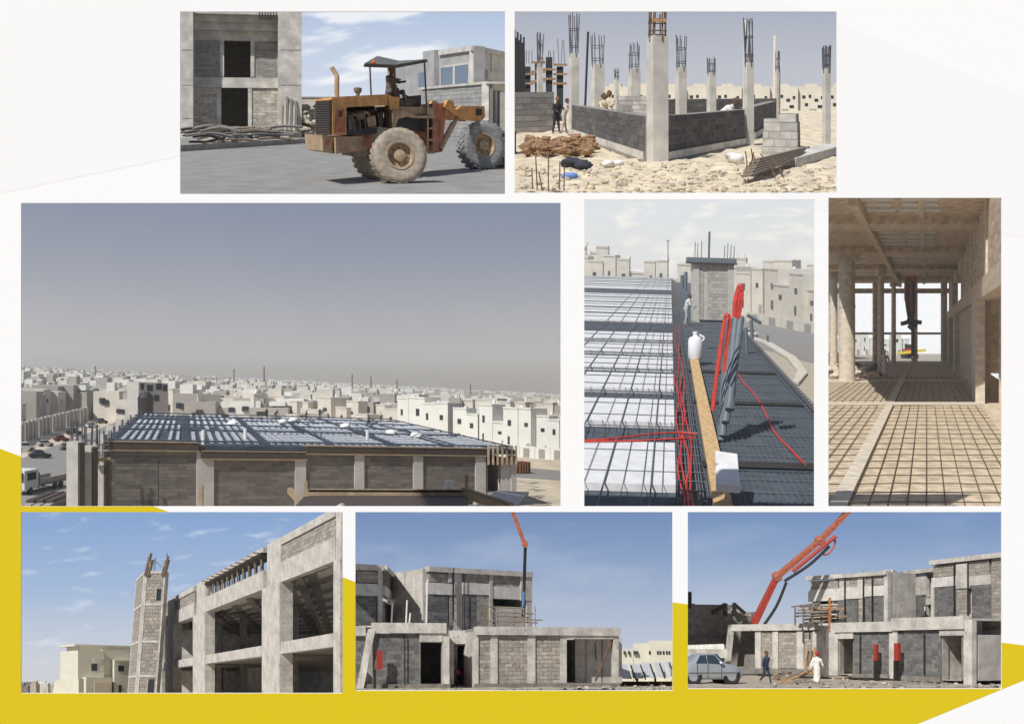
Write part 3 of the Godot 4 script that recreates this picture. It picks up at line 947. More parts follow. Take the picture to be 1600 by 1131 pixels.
func photo_columns() -> void:
	plot(130, 302, 24.0)
	mat("site_sand", C(205, 191, 166), 0.16, 6.0, 1.0, 0.07)
	mat("col_conc", C(190, 186, 178), 0.12, 7.0, 0.92, 0.04)
	mat("fill_soil", C(150, 118, 88), 0.22, 2.5)
	plain("rebar_blue", C(88, 87, 94), 0.7)
	plain("rust", C(104, 84, 66), 0.8)
	plain("pale_timber", C(222, 214, 196), 0.8)
	mat("pit_gravel", C(132, 124, 114), 0.2, 3.0)
	var l := []
	for i in 4: l.append(mat("dark_block%d" % i, [C(92, 89, 88), C(82, 80, 80), C(102, 98, 95), C(88, 86, 87)][i], 0.14, 3.0, 0.95, 0.05))
	M.dark_blocks = l
	l = []
	for i in 3: l.append(mat("white_block%d" % i, [C(206, 200, 190), C(194, 188, 178), C(214, 208, 198)][i], 0.08, 3.0))
	M.white_blocks = l
	l = []
	for i in 3: l.append(mat("ash_block%d" % i, [C(172, 168, 162), C(160, 157, 152), C(182, 177, 170)][i], 0.1, 3.0))
	M.ash_blocks = l
	sky_screen(Rect2(796, 12, 520, 190), 116.0, [C(172, 178, 193), C(182, 187, 199), C(192, 195, 204), C(196, 197, 204), C(202, 202, 206)], [C(196, 198, 206), 0.2, 0.01, 2.0, 0.5, 0.0], 3)
	ground_sheet("sand", M.site_sand, 795, 1318, 24.15, 114.0, 0.13, 110, 70, 0.0, 1.1)
	var st: SurfaceTool
	# columns: [px left, px right, top row, depth, rebar top row, look]
	var cols := [[1009, 1046, 59, 33.6, 14, "broad pale concrete corner column with rust stains where both walls meet"],
		[888, 906, 85, 51.6, 18, "slim concrete column at the far end of the left dark wall"],
		[838, 849, 100, 62.0, 49, "slim grey column rising behind the pale block wall"],
		[922, 946, 102, 57.0, 52, "wide grey column behind the workers on the left wall"],
		[980, 1002, 110, 60.0, 66, "stepped grey column next to the corner column"],
		[959, 968, 122, 80.0, 107, "small distant column between two wide grey columns"],
		[1055, 1074, 107, 52.0, 54, "grey column standing inside just right of the corner column"],
		[1104, 1120, 115, 58.0, 90, "grey column inside between the corner column and the bending worker"],
		[1162, 1179, 99, 42.6, 28, "concrete column with a pale timber at the right wall end"],
		[1211, 1220, 110, 70.0, 79, "thin column with a pale timber above the block stack"],
		[1285, 1299, 108, 41.0, 71, "lone column standing on the concrete strip beside the block stack"]]
	for c in cols:
		var d: float = c[3]
		var b := G((c[0] + c[1]) / 2.0, d)
		var o := thing("column", c[5], "column", b, "concrete columns of the new building")
		var w: float = (c[1] - c[0]) * d * K / F
		var top := Q((c[0] + c[1]) / 2.0, c[2], d).y - b.y
		st = begin()
		box(st, b - UP * 0.3, Vector3(w * 0.72, top + 0.3, w * 0.6), 0.35)
		done(st, "shaft", M.col_conc, o)
		var rt := Q(0, c[4], d).y - b.y - top
		cage(o, b + UP * top, w * 0.34, w * 0.28, rt, 0.03 if d > 45 else 0.035, 8, M.rebar_blue if c[0] != 1009 else M.rust, 2)
		if c[0] == 1009:
			st = begin()
			bar(st, b + Vector3(-w * 0.3, top + rt * 0.5, 0.4), b + Vector3(w * 0.32, top + rt * 0.48, 0.42), 0.05, 0.12)
			done(st, "timber_clamp", M.wood, o)
	for t in [[1163, 32, 160, 45.0], [1209, 56, 164, 69.0]]:
		var o := thing("timber_post", "tall pale timber post beside a thin concrete column", "post", G(t[0], t[3]), "pale timber posts by the columns")
		st = begin()
		bar(st, G(t[0], t[3]), Q(t[0] + 1.5, t[1], t[3]), 0.14 * t[3] / 45.0, 0.14)
		done(st, "post", M.pale_timber, o)
	# walls
	var w1 := face(G(1008, 33.8), G(893, 51.0))
	var w2 := face(G(1042, 33.8), G(1164, 42.4))
	var w3 := face(G(1178, 47.0), G(1213, 62.0))
	var w4 := face(G(1040, 60.0), G(1214, 64.0))
	var w5 := face(G(790, 52.0), G(868, 55.0))
	var hb := w1.y(1005, 236)
	var ht := w1.y(1005, 181)
	var hw := w1.y(1005, 249)
	for w in [[w1, 1008.0, 893.0, "dark block wall running left from the corner column", 0], [w2, 1042.0, 1164.0, "dark block wall running right from the corner column", 1], [w3, 1178.0, 1213.0, "short dark block wall behind the pale block stack", 2]]:
		thing("block_wall", w[3], "wall", (w[0] as Face).a)
		var f: Face = w[0]
		piece("footing", M.pit_gravel, f, w[1], w[2], -0.6, hw, -0.9, 0.25)
		courses(f, w[1], w[2], hw, hb, 1, 1.0, M.white_blocks, 0.1, 0.6)
		courses(f, w[1], w[2], hb, ht, 5, 1.25, M.dark_blocks, 0.0, 0.55)
		body(f, w[1], w[2], 0, ht - 0.02, 0.56, 0.2, M.dark_blocks[0], "wall_core")
	thing("block_wall", "dark far wall enclosing the back of the new building", "wall", w4.a)
	courses(w4, 1044, 1214, 0, w4.y(1060, 155), 7, 1.6, M.dark_blocks, 0.0, 0.55)
	thing("block_wall", "pale ash block wall behind the person in black", "wall", w5.a)
	courses(w5, 792, 866, 0, w5.y(806, 144), 7, 1.5, M.ash_blocks, 0.0, 0.6)
	var w6 := face(G(962, 54.0), G(1012, 54.0))
	thing("block_stack", "pale ash blocks stacked inside behind the left dark wall", "blocks", w6.a)
	courses(w6, 966, 1012, 0, w6.y(970, 150), 8, 1.1, M.ash_blocks, 0.0, 0.6)
	thing("block_stack", "small pile of pale blocks on top of the left dark wall", "blocks", w1.p(0.35, ht, 0))
	courses(w1, 970, 962, ht, ht + 0.35, 1, 0.6, M.ash_blocks, -0.05, 0.5)
	# stack of pale blocks
	var bs := thing("block_stack", "stepped stack of pale blocks on the sand at the right", "blocks", GR(1222, 244))
	var fs := face(G(1188, 36.6), G(1264, 36.0))
	for r in [[1190, 1262, 246, 229, 2], [1192, 1247, 229, 205, 2], [1193, 1246, 205, 191, 1], [1193, 1216, 191, 186, 1], [1216, 1244, 191, 178, 1]]:
		courses(fs, r[0], r[1], fs.y(r[0], r[2]), fs.y(r[0], r[3]), r[4], 0.6, M.ash_blocks, 0.0 - 0.15 * (r[4] % 2), 1.2, bs, 0.08)
	# beam and planks on the right
	var cb := thing("concrete_strip", "low concrete strip running to the lone column", "beam", GR(1270, 245))
	st = begin()
	var p0 := GR(1215, 258)
	var p1 := GR(1292, 236)
	hexa(st, p0, p1 - p0, UP * 0.35, along(Vector3(0.4, 0, 1.2)))
	done(st, "strip", M.col_conc, cb)
	var pk := thing("plank_pile", "weathered boards lying on the sand with bent bars", "planks", GR(1200, 272))
	for i in 6:
		st = begin()
		var a := GR(1166 + i * 3, 287 - i * 3) + UP * (0.25 + 0.05 * i)
		bar(st, a, GR(1245 + i * 2, 258 - i * 1.5) + UP * (0.3 + 0.04 * i), 0.32, 0.07)
		done(st, "plank", M.wood_grey, pk)
	# soil heap
	var sh := thing("soil_heap", "heap of brown clods of soil left of the dark wall", "soil", GR(875, 236))
	for i in 170:
		st = begin()
		var q := rng.randf()
		var p := GR(rng.randf_range(822, 928), rng.randf_range(224, 246)) + UP * (0.1 + q * 0.3)
		lump(st, p, Vector3(rng.randf_range(0.2, 0.75), rng.randf_range(0.15, 0.4), rng.randf_range(0.2, 0.6)), i, 0.4, 4)
		done(st, "clod", M.fill_soil, sh)
	# sacks and small things
	var bag := thing("black_sack", "two black plastic sacks lying on the sand", "sack", GR(900, 264))
	for b in [[893, 263, 1.0], [910, 266, 0.85]]:
		st = begin()
		st.set_smooth_group(0)
		lump(st, GR(b[0], b[1]) + UP * 0.2, Vector3(0.85, 0.4, 0.6) * b[2], int(b[0]), 0.3, 8)
		done(st, "sack", plain("black_plastic", C(50, 52, 62), 0.75), bag)
	bag = thing("blue_sack", "flat blue plastic sack lying on the sand", "sack", GR(890, 279))
	st = begin()
	st.set_smooth_group(0)
	lump(st, GR(890, 279) + UP * 0.08, Vector3(0.6, 0.24, 0.4), 4, 0.15, 8)
	done(st, "sack", plain("blue_sack", C(104, 134, 196)), bag)
	for b in [[950, 261, "pale grey cement lump lying beside the sacks"], [966, 260, "flat pale cement lump between the sacks and the wall"], [1148, 254, "white plastic tube lying before the right dark wall"]]:
		var o := thing("cement_lump" if b[0] < 1000 else "white_tube", b[2], "debris", GR(b[0], b[1]))
		st = begin()
		st.set_smooth_group(0)
		if b[0] < 1000: lump(st, GR(b[0], b[1]) + UP * 0.12, Vector3(0.5, 0.26, 0.35), int(b[0]), 0.2, 7)
		else: tube(st, [GR(1141, 252) + UP * 0.2, GR(1156, 256) + UP * 0.18], 0.2, 10)
		done(st, "body", M.white, o)
	# bars sticking out of the sand
	var fr := thing("rebar_cluster", "rusty upright bars sticking out of the sand in the left foreground", "rebar", GR(850, 300))
	for b in [[833, 262, 831], [840, 243, 837], [849, 268, 842], [857, 240, 857], [874, 252, 875], [881, 258, 882]]:
		st = begin()
		tube(st, [Q(b[0], 308, 24.6), Q(b[2], b[1], 24.6)], 0.022, 6)
		done(st, "rebar", M.rust, fr)
	fr = thing("rebar_cluster", "bent rusty bars standing beside the boards on the right", "rebar", GR(1180, 268))
	for b in [[1165, 236, 1164, 278], [1174, 232, 1172, 262], [1168, 262, 1178, 238], [1183, 268, 1176, 240], [1212, 276, 1188, 240], [1228, 285, 1205, 245], [1245, 296, 1218, 270], [1200, 292, 1235, 268], [1190, 298, 1212, 270]]:
		st = begin()
		var d := 28.0
		tube(st, curve([Q(b[0], b[1], d), Q((b[0] + b[2]) / 2.0 + 3, (b[1] + b[3]) / 2.0, d + 0.3), Q(b[2], b[3], d + 0.5)], 3), 0.02, 5)
		done(st, "rebar", M.rust, fr)
	fr = thing("rebar_cluster", "tall dark bars bundled behind the pale block wall", "rebar", G(812, 56))
	for i in 7:
		st = begin()
		tube(st, [G(805 + i * 2.6, 57), Q(804 + i * 2.4, 46 + (i * 13) % 22, 57)], 0.07, 5)
		done(st, "rebar", M.black, fr)
	fr = thing("black_pole", "single leaning black pole behind the left wall", "pole", G(914, 58))
	st = begin()
	tube(st, [G(913, 58), Q(919, 50, 58)], 0.09, 6)
	done(st, "pole", M.black, fr)
	# timber forms far left
	for i in 4:
		var x := 824.0 + i * 17
		var o := thing("column_form", "dark timber column form with rust brown walers behind the pale wall", "formwork", G(x, 70), "timber column forms behind the pale wall")
		st = begin()
		box(st, G(x, 70), Vector3(0.55, 4.6 + (i % 3) * 0.4, 0.4))
		done(st, "form_panel", M.black, o)
		for k in 2 + i % 2:
			st = begin()
			var p := G(x, 69.7, 3.2 + k * 0.8 + 0.2 * (i % 3))
			bar(st, p - Vector3(0.6, 0, 0), p + Vector3(0.6, 0, 0), 0.1, 0.16)
			done(st, "waler", M.fill_soil, o)
		cage(o, G(x + 3, 70, 5.1), 0.25, 0.1, 1.0 + (i % 2), 0.03, 3, M.rebar_blue, 0)
	# far houses
	for i in 9:
		var x := 940.0 + i * 44
		var o := thing("beige_house", "beige flat roofed house in the far terrace behind the columns", "house", G(x + 20, 96), "far terrace of beige houses")
		var f := face(G(x, 96.5), G(x + 43.5, 96.0))
		var tr := 135.0 + (i * 5) % 5
		piece("wall", M.beige_far, f, x, x + 43.5, -0.2, f.y(x, tr), -3.0, 0)
		piece("parapet", M.beige_far, f, x + 12, x + 30, f.y(x, tr), f.y(x, tr - 4), -2.0, -0.3)
		for w in [[6, 148, 5], [16, 147, 4], [25, 153, 6], [35, 149, 4], [10, 160, 5], [30, 163, 7]]:
			piece("window", M.glass, f, x + w[0], x + w[0] + w[2], f.y(x, w[1] + 5.5), f.y(x, w[1] + 1), -0.4, 0.05)
		piece("gate", M.kerb, f, x + 18, x + 28, 0, f.y(x, 170), -0.2, 0.06)
	# workers
	person("person in black clothes standing beside the left column", G(869, 52.2), 2.25, 0.4, "work", C(38, 37, 40), C(44, 42, 44), C(48, 42, 40))
	person("person in pale work clothes partly hidden behind the slim column", G(881, 53.5), 2.15, 1.2, "work", C(196, 188, 176), C(176, 168, 156), C(60, 52, 46))
	person("person in a cream shirt laying blocks behind the left wall", G(938, 49.0), 2.5, 0.9, "work", C(212, 196, 166), C(120, 112, 104), C(56, 50, 46))
	person("person in a brown and cream shirt beside the one laying blocks", G(952, 50.0), 2.65, -0.6, "arms", C(196, 182, 158), C(110, 102, 94), C(46, 40, 38))
	person("person in white bending over the right dark wall", G(1128, 43.5), 2.75, 1.35, "bend", C(214, 210, 204), C(180, 174, 166), C(80, 70, 64))
	rubble("sand coloured stones scattered over the foreground", 806, 1306, 256, 304, 700, 0.02, 0.2, [M.site_sand, M.stone_sand], "scattered_stones")

# a flat roofed villa standing on the ground: stepped volumes, parapets, dark windows
func villa(label: String, group: String, px0: float, px1: float, d0: float, d1: float, h: float, m: Material, sd: int, low := 0.0, detail := true) -> void:
	var r := RandomNumberGenerator.new()
	r.seed = sd
	var o := thing("villa", label, "villa", G((px0 + px1) / 2, (d0 + d1) / 2, low), group)
	var f := face(G(px0, d0, low), G(px1, d1, low))
	var n := 3 if px1 - px0 > 46 else 2
	var x := px0
	var wl := f.u.length()
	for i in n:
		var x2 := lerpf(px0, px1, (i + 1.0) / n) if i == n - 1 else x + (px1 - px0) / n * r.randf_range(0.8, 1.2)
		var ou := r.randf_range(-0.1, 0.42) * wl / n * (1.0 if detail else 0.3)
		var hh: float = h * [1.0, 0.86, 0.7, 0.6][r.randi() % 4] if i % 2 else h * r.randf_range(0.92, 1.0)
		piece("wall", m, f, x, x2, -h * 0.1, hh, -wl * 0.5, ou, o)
		if detail:
			piece("parapet", m, f, x, x2, hh + 0.001, hh + h * 0.035, -wl * 0.5, ou + h * 0.015, o)
			var wx := lerpf(x, x2, r.randf_range(0.25, 0.5))
			var ww := (x2 - x) * r.randf_range(0.14, 0.3)
			piece("window", M.glass, f, wx, wx + ww, hh * 0.62, hh * r.randf_range(0.7, 0.78), -0.2, ou + h * 0.01, o)
			if r.randf() < 0.6: piece("window", M.glass, f, wx, wx + ww * 0.6, hh * 0.2, hh * 0.38, -0.2, ou + h * 0.01, o)
			if r.randf() < 0.5: piece("door", M.kerb, f, lerpf(x, x2, 0.65), lerpf(x, x2, 0.9), -h * 0.05, h * 0.25, -0.2, ou + h * 0.012, o)
		x = x2
	if detail:
		var st := begin()
		lathe(st, f.p(0.3, h, -wl * 0.25), UP, [[0.0, h * 0.035], [h * 0.07, h * 0.035], [h * 0.08, 0.0]], 10)
		done(st, "water_tank", M.white, o)

func photo_city() -> void:
	plot(612, 785, 182.0, 0.052)
	mat("desert", C(196, 182, 160), 0.08, 90.0, 1.0, 0.05)
	mat("city_road", C(138, 135, 130), 0.06, 30.0)
	mat("villa_cream", C(200, 194, 183), 0.05, 40.0)
	mat("villa_white", C(218, 215, 208), 0.04, 40.0)
	mat("villa_grey", C(162, 157, 150), 0.06, 40.0)
	mat("far_conc", C(184, 181, 175), 0.08, 18.0)
	mat("steel_deck", C(62, 72, 86), 0.25, 14.0, 0.7, 0.08)
	mat("foam_blue", C(196, 200, 206), 0.08, 14.0)  # white foam, greyed towards blue to carry its shading
	mat("far_tree", C(74, 78, 62), 0.2, 10.0)
	var l := []
	for i in 3: l.append(mat("city_block%d" % i, [C(112, 106, 100), C(102, 97, 93), C(122, 115, 108)][i], 0.12, 9.0, 0.95, 0.06))
	M.city_blocks = l
	ground_sheet("ground", M.desert, -10, 915, 110.0, 5200.0, 0.0, 6, 14)
	var st := begin()
	prism(st, [GR(0, 730), GR(60, 706), GR(120, 684), GR(175, 662), GR(212, 640), GR(222, 640), GR(200, 668), GR(170, 715), GR(140, 800), GR(0, 812)], UP * 0.12)
	setting(st, "road", M.city_road)
	st = begin()
	prism(st, [G(790, 236), G(905, 232), G(905, 262), G(760, 268)], UP * 0.12)
	setting(st, "road", M.city_road)
	# ---- the block building with its roof being reinforced
	var f := face(G(163, 140), G(806, 177))
	var Hr := f.y(163, 690)
	thing("roof_site", "low block building whose flat roof is being laid with steel and foam", "building", G(480, 158))
	var H2 := f.y(313, 706)
	var B: Array = M.city_blocks
	courses(f, 166, 247, 0.4, f.y(163, 704), 16, 3.0, B, 0.0, 0.9)
	courses(f, 248, 306, 0.4, f.y(163, 704), 16, 3.0, B, 0.0, 0.9)
	courses(f, 333, 460, 0.4, f.y(313, 718), 15, 3.0, B, 0.0, 0.9)
	courses(f, 477, 553, 3.0, f.y(475, 710), 11, 3.0, B, 0.0, 0.9)
	courses(f, 568, 645, 3.0, f.y(475, 710), 11, 3.0, B, 0.0, 0.9)
	courses(f, 660, 742, 3.0, f.y(475, 710), 11, 3.0, B, 0.0, 0.9)
	for c in [[306, 333], [460, 477], [553, 568], [645, 660], [742, 758], [798, 806]]: piece("column", M.far_conc, f, c[0], c[1], 0, f.y(475, 708), -1.0, 0.3)
	piece("column", M.conc_dark, f, 160, 166, 0, f.y(163, 702), -1.0, 0.3)
	for b in [[163, 309, 690, 702], [313, 478, 705, 716], [476, 762, 697, 708]]:
		piece("edge_form", M.form_ply, f, b[0], b[1], f.y(b[0], b[3]), f.y(b[0], b[2]), -1.2, 0.5)
		piece("edge_batten", M.wood_form, f, b[0], b[1], f.y(b[0], b[3] + 2), f.y(b[0], b[3]), -1.2, 0.7)
		piece("edge_batten", M.wood_form, f, b[0], b[1], f.y(b[0], b[2]), f.y(b[0], b[2] - 1.2), -1.2, 0.6)
	room(f, 762, 782, 3.0, f.y(475, 720), 8.0, 0.0, "interior", 0.3)
	piece("wall_panel", M.far_conc, f, 782, 798, 0, f.y(475, 712), -1.0, 0.0)
	piece("wall_panel", M.conc_dark, f, 163, 806, 0, 0.4, -1.0, 0.4)
	piece("wall_panel", M.far_conc, f, 758, 806, 0.4, 3.0, -1.0, 0.1)
	for i in 7:
		st = begin()
		var t := f.t(760 + i * 7.2)
		bar(st, f.p(t, f.y(475, 724), 0.8), f.p(t, Hr + 0.6, 0.8), 0.5, 0.5)
		done(st, "form_stud", M.wood_form)
	body(f, 166, 760, 0, Hr - 1.6, 1.3, 3.0, M.conc_dark)
	# roof deck, its beams and foam strips
	var q := [G(163, 140), G(806, 177), G(610, 293), G(215, 244)]
	for i in 4: q[i] += UP * (Hr - 0.4)
	var R := func(s: float, t: float, y: float) -> Vector3:
		var a: Vector3 = (q[0] as Vector3).lerp(q[1], s)
		var b: Vector3 = (q[3] as Vector3).lerp(q[2], s)
		return a.lerp(b, t) + UP * y
	st = begin()
	prism(st, [R.call(0.0, 0.0, -1.0), R.call(1.0, 0.0, -1.0), R.call(1.0, 1.0, -1.0), R.call(0.0, 1.0, -1.0)], UP * 1.0)
	done(st, "deck", M.steel_deck)
	st = begin()
	prism(st, [R.call(0.0, 1.0, -9.0), R.call(1.0, 1.0, -9.0), R.call(1.0, 0.985, -9.0), R.call(0.0, 0.985, -9.0)], UP * 8.0)
	prism(st, [R.call(0.0, 0.0, -9.0), R.call(0.0, 1.0, -9.0), R.call(0.01, 1.0, -9.0), R.call(0.01, 0.0, -9.0)], UP * 8.0)
	prism(st, [R.call(1.0, 0.0, -11.0), R.call(1.0, 1.0, -9.0), R.call(0.985, 1.0, -9.0), R.call(0.985, 0.0, -11.0)], UP * 8.5)
	done(st, "outer_wall", M.city_blocks[0])
	var sx := [0.01, 0.16, 0.34, 0.5, 0.66, 0.83, 0.985]
	var tz := [0.02, 0.3, 0.48, 0.68, 0.84, 0.985]
	for i in 6:
		for j in 5:
			if i == 0 and j == 3: continue
			var nn := 8
			for k in nn:
				if rng.randf() < 0.12: continue
				var s0: float = lerpf(sx[i] + 0.012, sx[i + 1] - 0.006, (k + 0.2) / nn)
				var s1: float = lerpf(sx[i] + 0.012, sx[i + 1] - 0.006, (k + 0.62) / nn)
				var t0: float = tz[j] + 0.02
				var t1: float = tz[j + 1] - 0.02
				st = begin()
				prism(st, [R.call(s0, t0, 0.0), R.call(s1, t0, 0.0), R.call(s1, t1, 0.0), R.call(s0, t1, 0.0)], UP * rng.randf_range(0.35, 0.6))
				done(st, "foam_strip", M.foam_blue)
	for t in tz:
		for k in 3:
			st = begin()
			tube(st, [R.call(0.0, t + (k - 1) * 0.007, 0.6), R.call(0.5, t + (k - 1) * 0.007, 0.66), R.call(1.0, t + (k - 1) * 0.007, 0.6)], 0.12, 4)
			done(st, "beam_bar", M.steel_deck)
	for s in sx:
		for k in 2:
			st = begin()
			tube(st, [R.call(s + (k - 0.5) * 0.008, 0.0, 0.7), R.call(s + (k - 0.5) * 0.008, 1.0, 0.7)], 0.11, 4)
			done(st, "beam_bar", M.steel_deck)
	for t in 9:
		st = begin()
		tube(st, [R.call(0.01, (t + 0.5) / 22.0, 0.62), R.call(0.99, (t + 0.5) / 22.0, 0.62)], 0.05, 4)
		done(st, "mesh_bar", M.steel_deck)
	for p in [[0.3, 0.1, "a"], [0.62, 0.12, "b"], [0.2, 0.02, "c"]]:
		st = begin()
		tube(st, [R.call(p[0], p[1], 0), R.call(p[0], p[1], 2.6)], 0.35, 8)
		done(st, "white_pipe", M.white)
	for p in [[0.47, 0.62], [0.66, 0.5], [0.52, 0.7], [0.75, 0.3], [0.8, 0.22], [0.3, 0.52]]:
		var o := thing("white_bundle", "small white bundle lying on the steel roof", "bundle", R.call(p[0], p[1], 0.3), "bundles on the steel roof")
		st = begin()
		lump(st, R.call(p[0], p[1], 1.0), Vector3(3.0, 1.6, 2.4), int(p[0] * 100), 0.2, 5)
		done(st, "bundle", M.white, o)
	var ppl := [[0.45, 0.88, "work", C(60, 60, 66)], [0.48, 0.86, "bend", C(70, 64, 60)], [0.58, 0.78, "work", C(74, 62, 52)], [0.66, 0.9, "arms", C(48, 48, 52)], [0.78, 0.62, "walk", C(92, 74, 58)], [0.9, 0.84, "arms", C(180, 180, 178)]]
	var says := ["in dark grey working at the far roof edge beside the stooping one", "stooping at the far roof edge", "in brown working in the middle of the steel roof", "in black standing before the cream villas on the roof", "in tan walking across the steel roof", "in white standing at the far right roof corner"]
	for i in 6: person("person %s" % says[i], R.call(ppl[i][0], ppl[i][1], 0.4), 3.2, i * 1.1, ppl[i][2], ppl[i][3], C(70, 66, 64), C(40, 36, 34))
	# ---- columns left of the building
	for c in [[103, 121, 690, 128.0, "broad"], [126, 142, 697, 131.0, "middle"], [147, 161, 704, 135.0, "narrow"]]:
		var o := thing("concrete_column", "%s bare concrete column at the left end of the block building" % c[4], "column", G((c[0] + c[1]) / 2.0, c[3]), "columns at the building's end")
		var fc := face(G(c[0], c[3]), G(c[1], c[3]))
		piece("shaft", M.far_conc, fc, c[0], c[1], -3.0, fc.y(c[0], c[2]), -2.4, 0, o)
		piece("form_side", M.form_ply, fc, c[1] + 0.1, c[1] + 2.4, -3.0, fc.y(c[0], c[2] + 2), -2.0, -0.1, o)
		cage(o, G((c[0] + c[1]) / 2.0 + 8, c[3] + 5, fc.y(c[0], c[2])), 0.9, 0.5, 3.2, 0.12, 6, M.rebar_blue, 1)
	var sb := thing("side_rail", "horizontal timber rail fixed beside the narrow column", "rail", Q(156, 719, 134))
	st = begin()
	bar(st, Q(141, 719, 134), Q(172, 717, 134), 0.7, 0.5)
	done(st, "rail", M.wood_form, sb)
	for i in 12:
		var o := thing("starter_column", "short concrete stub column along the roadside", "column", G(150 + i * 4.5, 150 + i * 9.0), "stub columns along the road")
		st = begin()
		box(st, G(150 + i * 4.5, 150 + i * 9.0), Vector3(1.6, 9.5 + (i % 3), 1.6))
		done(st, "shaft", M.far_conc, o)
	# ---- timber deck in the foreground
	var fd := thing("timber_deck", "dark timber formwork deck in front of the block building", "formwork", Q(600, 795, 124))
	var e := face(Q(452, 830, 124), Q(735, 832, 124))
	st = begin()
	prism(st, [Q(478, 772, 124), Q(724, 772, 124), Q(736, 800, 110), Q(452, 800, 110)], UP * -0.6)
	done(st, "deck", M.form_ply, fd)
	for b in [[476, 770, 727, 771, 1.0], [482, 766, 727, 767, 0.4], [452, 766, 486, 800, 0.9], [476, 776, 502, 800, 0.8], [724, 772, 790, 794, 1.0], [732, 768, 800, 790, 0.7]]:
		st = begin()
		bar(st, Q(b[0], b[1], 123), Q(b[2], b[3], 123 if b[3] < 780 else 118), 0.7, b[4])
		done(st, "beam", M.wood_form, fd)
	for p in [[478, 752], [729, 741], [723, 762], [314, 758]]:
		st = begin()
		bar(st, Q(p[0], 802, 123), Q(p[0], p[1], 123), 0.5, 0.5)
		done(st, "post", M.wood_form, fd)
	st = begin()
	tube(st, [Q(701, 773, 124), Q(701, 754, 124)], 0.55, 10)
	lathe(st, Q(701, 754, 124), UP, [[0.0, 0.75], [0.3, 0.75], [0.3, 0.0]], 12)
	done(st, "vent_pipe", M.white, fd)
	st = begin()
	hexa(st, Q(735, 800, 122), Q(800, 800, 130) - Q(735, 800, 122), UP * 0.4, Q(775, 770, 150) - Q(735, 800, 122))
	done(st, "ramp_panel", M.far_conc, fd)
	# ---- right side: red box, fence
	var rb := thing("red_container", "rust red container standing on the sand by the road", "container", GR(818, 741))
	var fr := face(GR(808, 741), GR(829, 740.5))
	piece("body", M.rust_red, fr, 808, 829, 0, fr.y(808, 722), -4.0, 0, rb)
	for x in [812, 816, 820, 824]: piece("rib", M.fill_soil, fr, x, x + 1, 0.2, fr.y(808, 723), 0, 0.2, rb)
	# ---- villas
	var look := ["with two dark slot windows", "with a recessed middle bay", "with a stepped roofline", "with a tall side block", "with a narrow upper window", "with a low garage wing", "with one square upper window", "with paired small windows"]
	var i3 := 0
	for v in [[262, 306, 412, 398], [308, 348, 408, 408], [350, 392, 404, 402], [394, 428, 398, 404], [430, 468, 410, 398], [470, 500, 400, 396], [502, 540, 402, 392], [542, 580, 396, 388], [582, 622, 398, 386]]:
		villa("cream villa %s behind the steel roof" % look[i3 % 8], "row of cream villas behind the roof", v[0], v[1], v[2], v[3], 17.6 - (i3 % 3) * 1.2, M.villa_cream, 100 + i3)
		i3 += 1
	for v in [[622, 664, 362, 352], [666, 706, 352, 346], [708, 748, 342, 336], [750, 792, 336, 328], [794, 836, 330, 322], [838, 896, 322, 316]]:
		villa("large white villa %s beyond the right roof corner" % look[i3 % 8], "white villas beyond the roof corner", v[0], v[1], v[2], v[3], 19.5 - (i3 % 3) * 1.5, M.villa_white, 140 + i3)
		i3 += 1
	for v in [[640, 690, 424], [692, 742, 420], [744, 800, 414], [802, 850, 410], [852, 905, 404]]:
		villa("pale grey villa %s in the second row of villas" % look[i3 % 8], "second row of villas", v[0], v[1], v[2], v[2] - 6, 20.2, M.villa_cream, 160 + i3)
		i3 += 1
	for i in 8:
		var o := thing("garden_wall", "low white garden wall with gates before the white villas", "wall", G(800 + i * 12, 300), "garden walls before the villas")
		var fg := face(G(716 + i * 24, 318 - i * 2), G(739.5 + i * 24, 316 - i * 2))
		piece("wall", M.villa_white, fg, 716 + i * 24, 739.5 + i * 24, 0, 4.4, -0.8, 0, o)
		piece("gate", M.kerb, fg, 722 + i * 24, 731 + i * 24, 0, 3.6, -0.2, 0.2, o)
	# left quarter: garden wall and houses along the road
	for i in 9:
		var a := GR(18 + i * 21.5, 697 - i * 7.3)
		var b := GR(38 + i * 21.5, 690 - i * 7.3)
		var fg := face(a, b)
		var o := thing("boundary_wall", "beige panelled boundary wall along the left road", "wall", a, "boundary walls of the left road")
		var stp := begin()
		fbox(stp, fg, 0, 0.97, 0, 6.4, -1.0, 0)
		done(stp, "wall", M.villa_grey, o)
		for k in 3:
			stp = begin()
			fbox(stp, fg, 0.05 + k * 0.31, 0.12 + k * 0.31, 0, 6.9, 0, 0.5)
			done(stp, "pier", M.villa_cream, o)
	var nl := 0
	for rw in 3:
		for i in 7:
			var px := 14.0 + i * 26 + rw * 8
			var base_row := 672.0 - i * 5.4 - rw * 22
			var d := D(px, base_row)
			if d < 0 or d > 900: continue
			villa("sandy house %s in the crowded left quarter" % look[nl % 8], "houses of the left quarter", px, px + 24, d, d * 1.06, 13.5 + (nl % 4), M.villa_grey if nl % 2 else M.villa_cream, 200 + nl)
			nl += 1
	# unfinished building with black tank
	var ub := thing("unfinished_house", "unfinished house with dark openings and a black tank", "house", G(236, 330))
	var fu := face(G(216, 330), G(262, 338))
	piece("frame", M.far_conc, fu, 216, 262, -2, fu.y(216, 597), -9.0, 0, ub)
	for w in [[219, 598, 5], [229, 600, 9], [243, 598, 9], [254, 600, 6], [222, 614, 5], [240, 616, 8]]: piece("window", M.glass, fu, w[0], w[0] + w[2], fu.y(w[0], w[1] + 11), fu.y(w[0], w[1] + 1), -1, 0.3, ub)  # dark panes stand in for the shade inside unglazed openings
	st = begin()
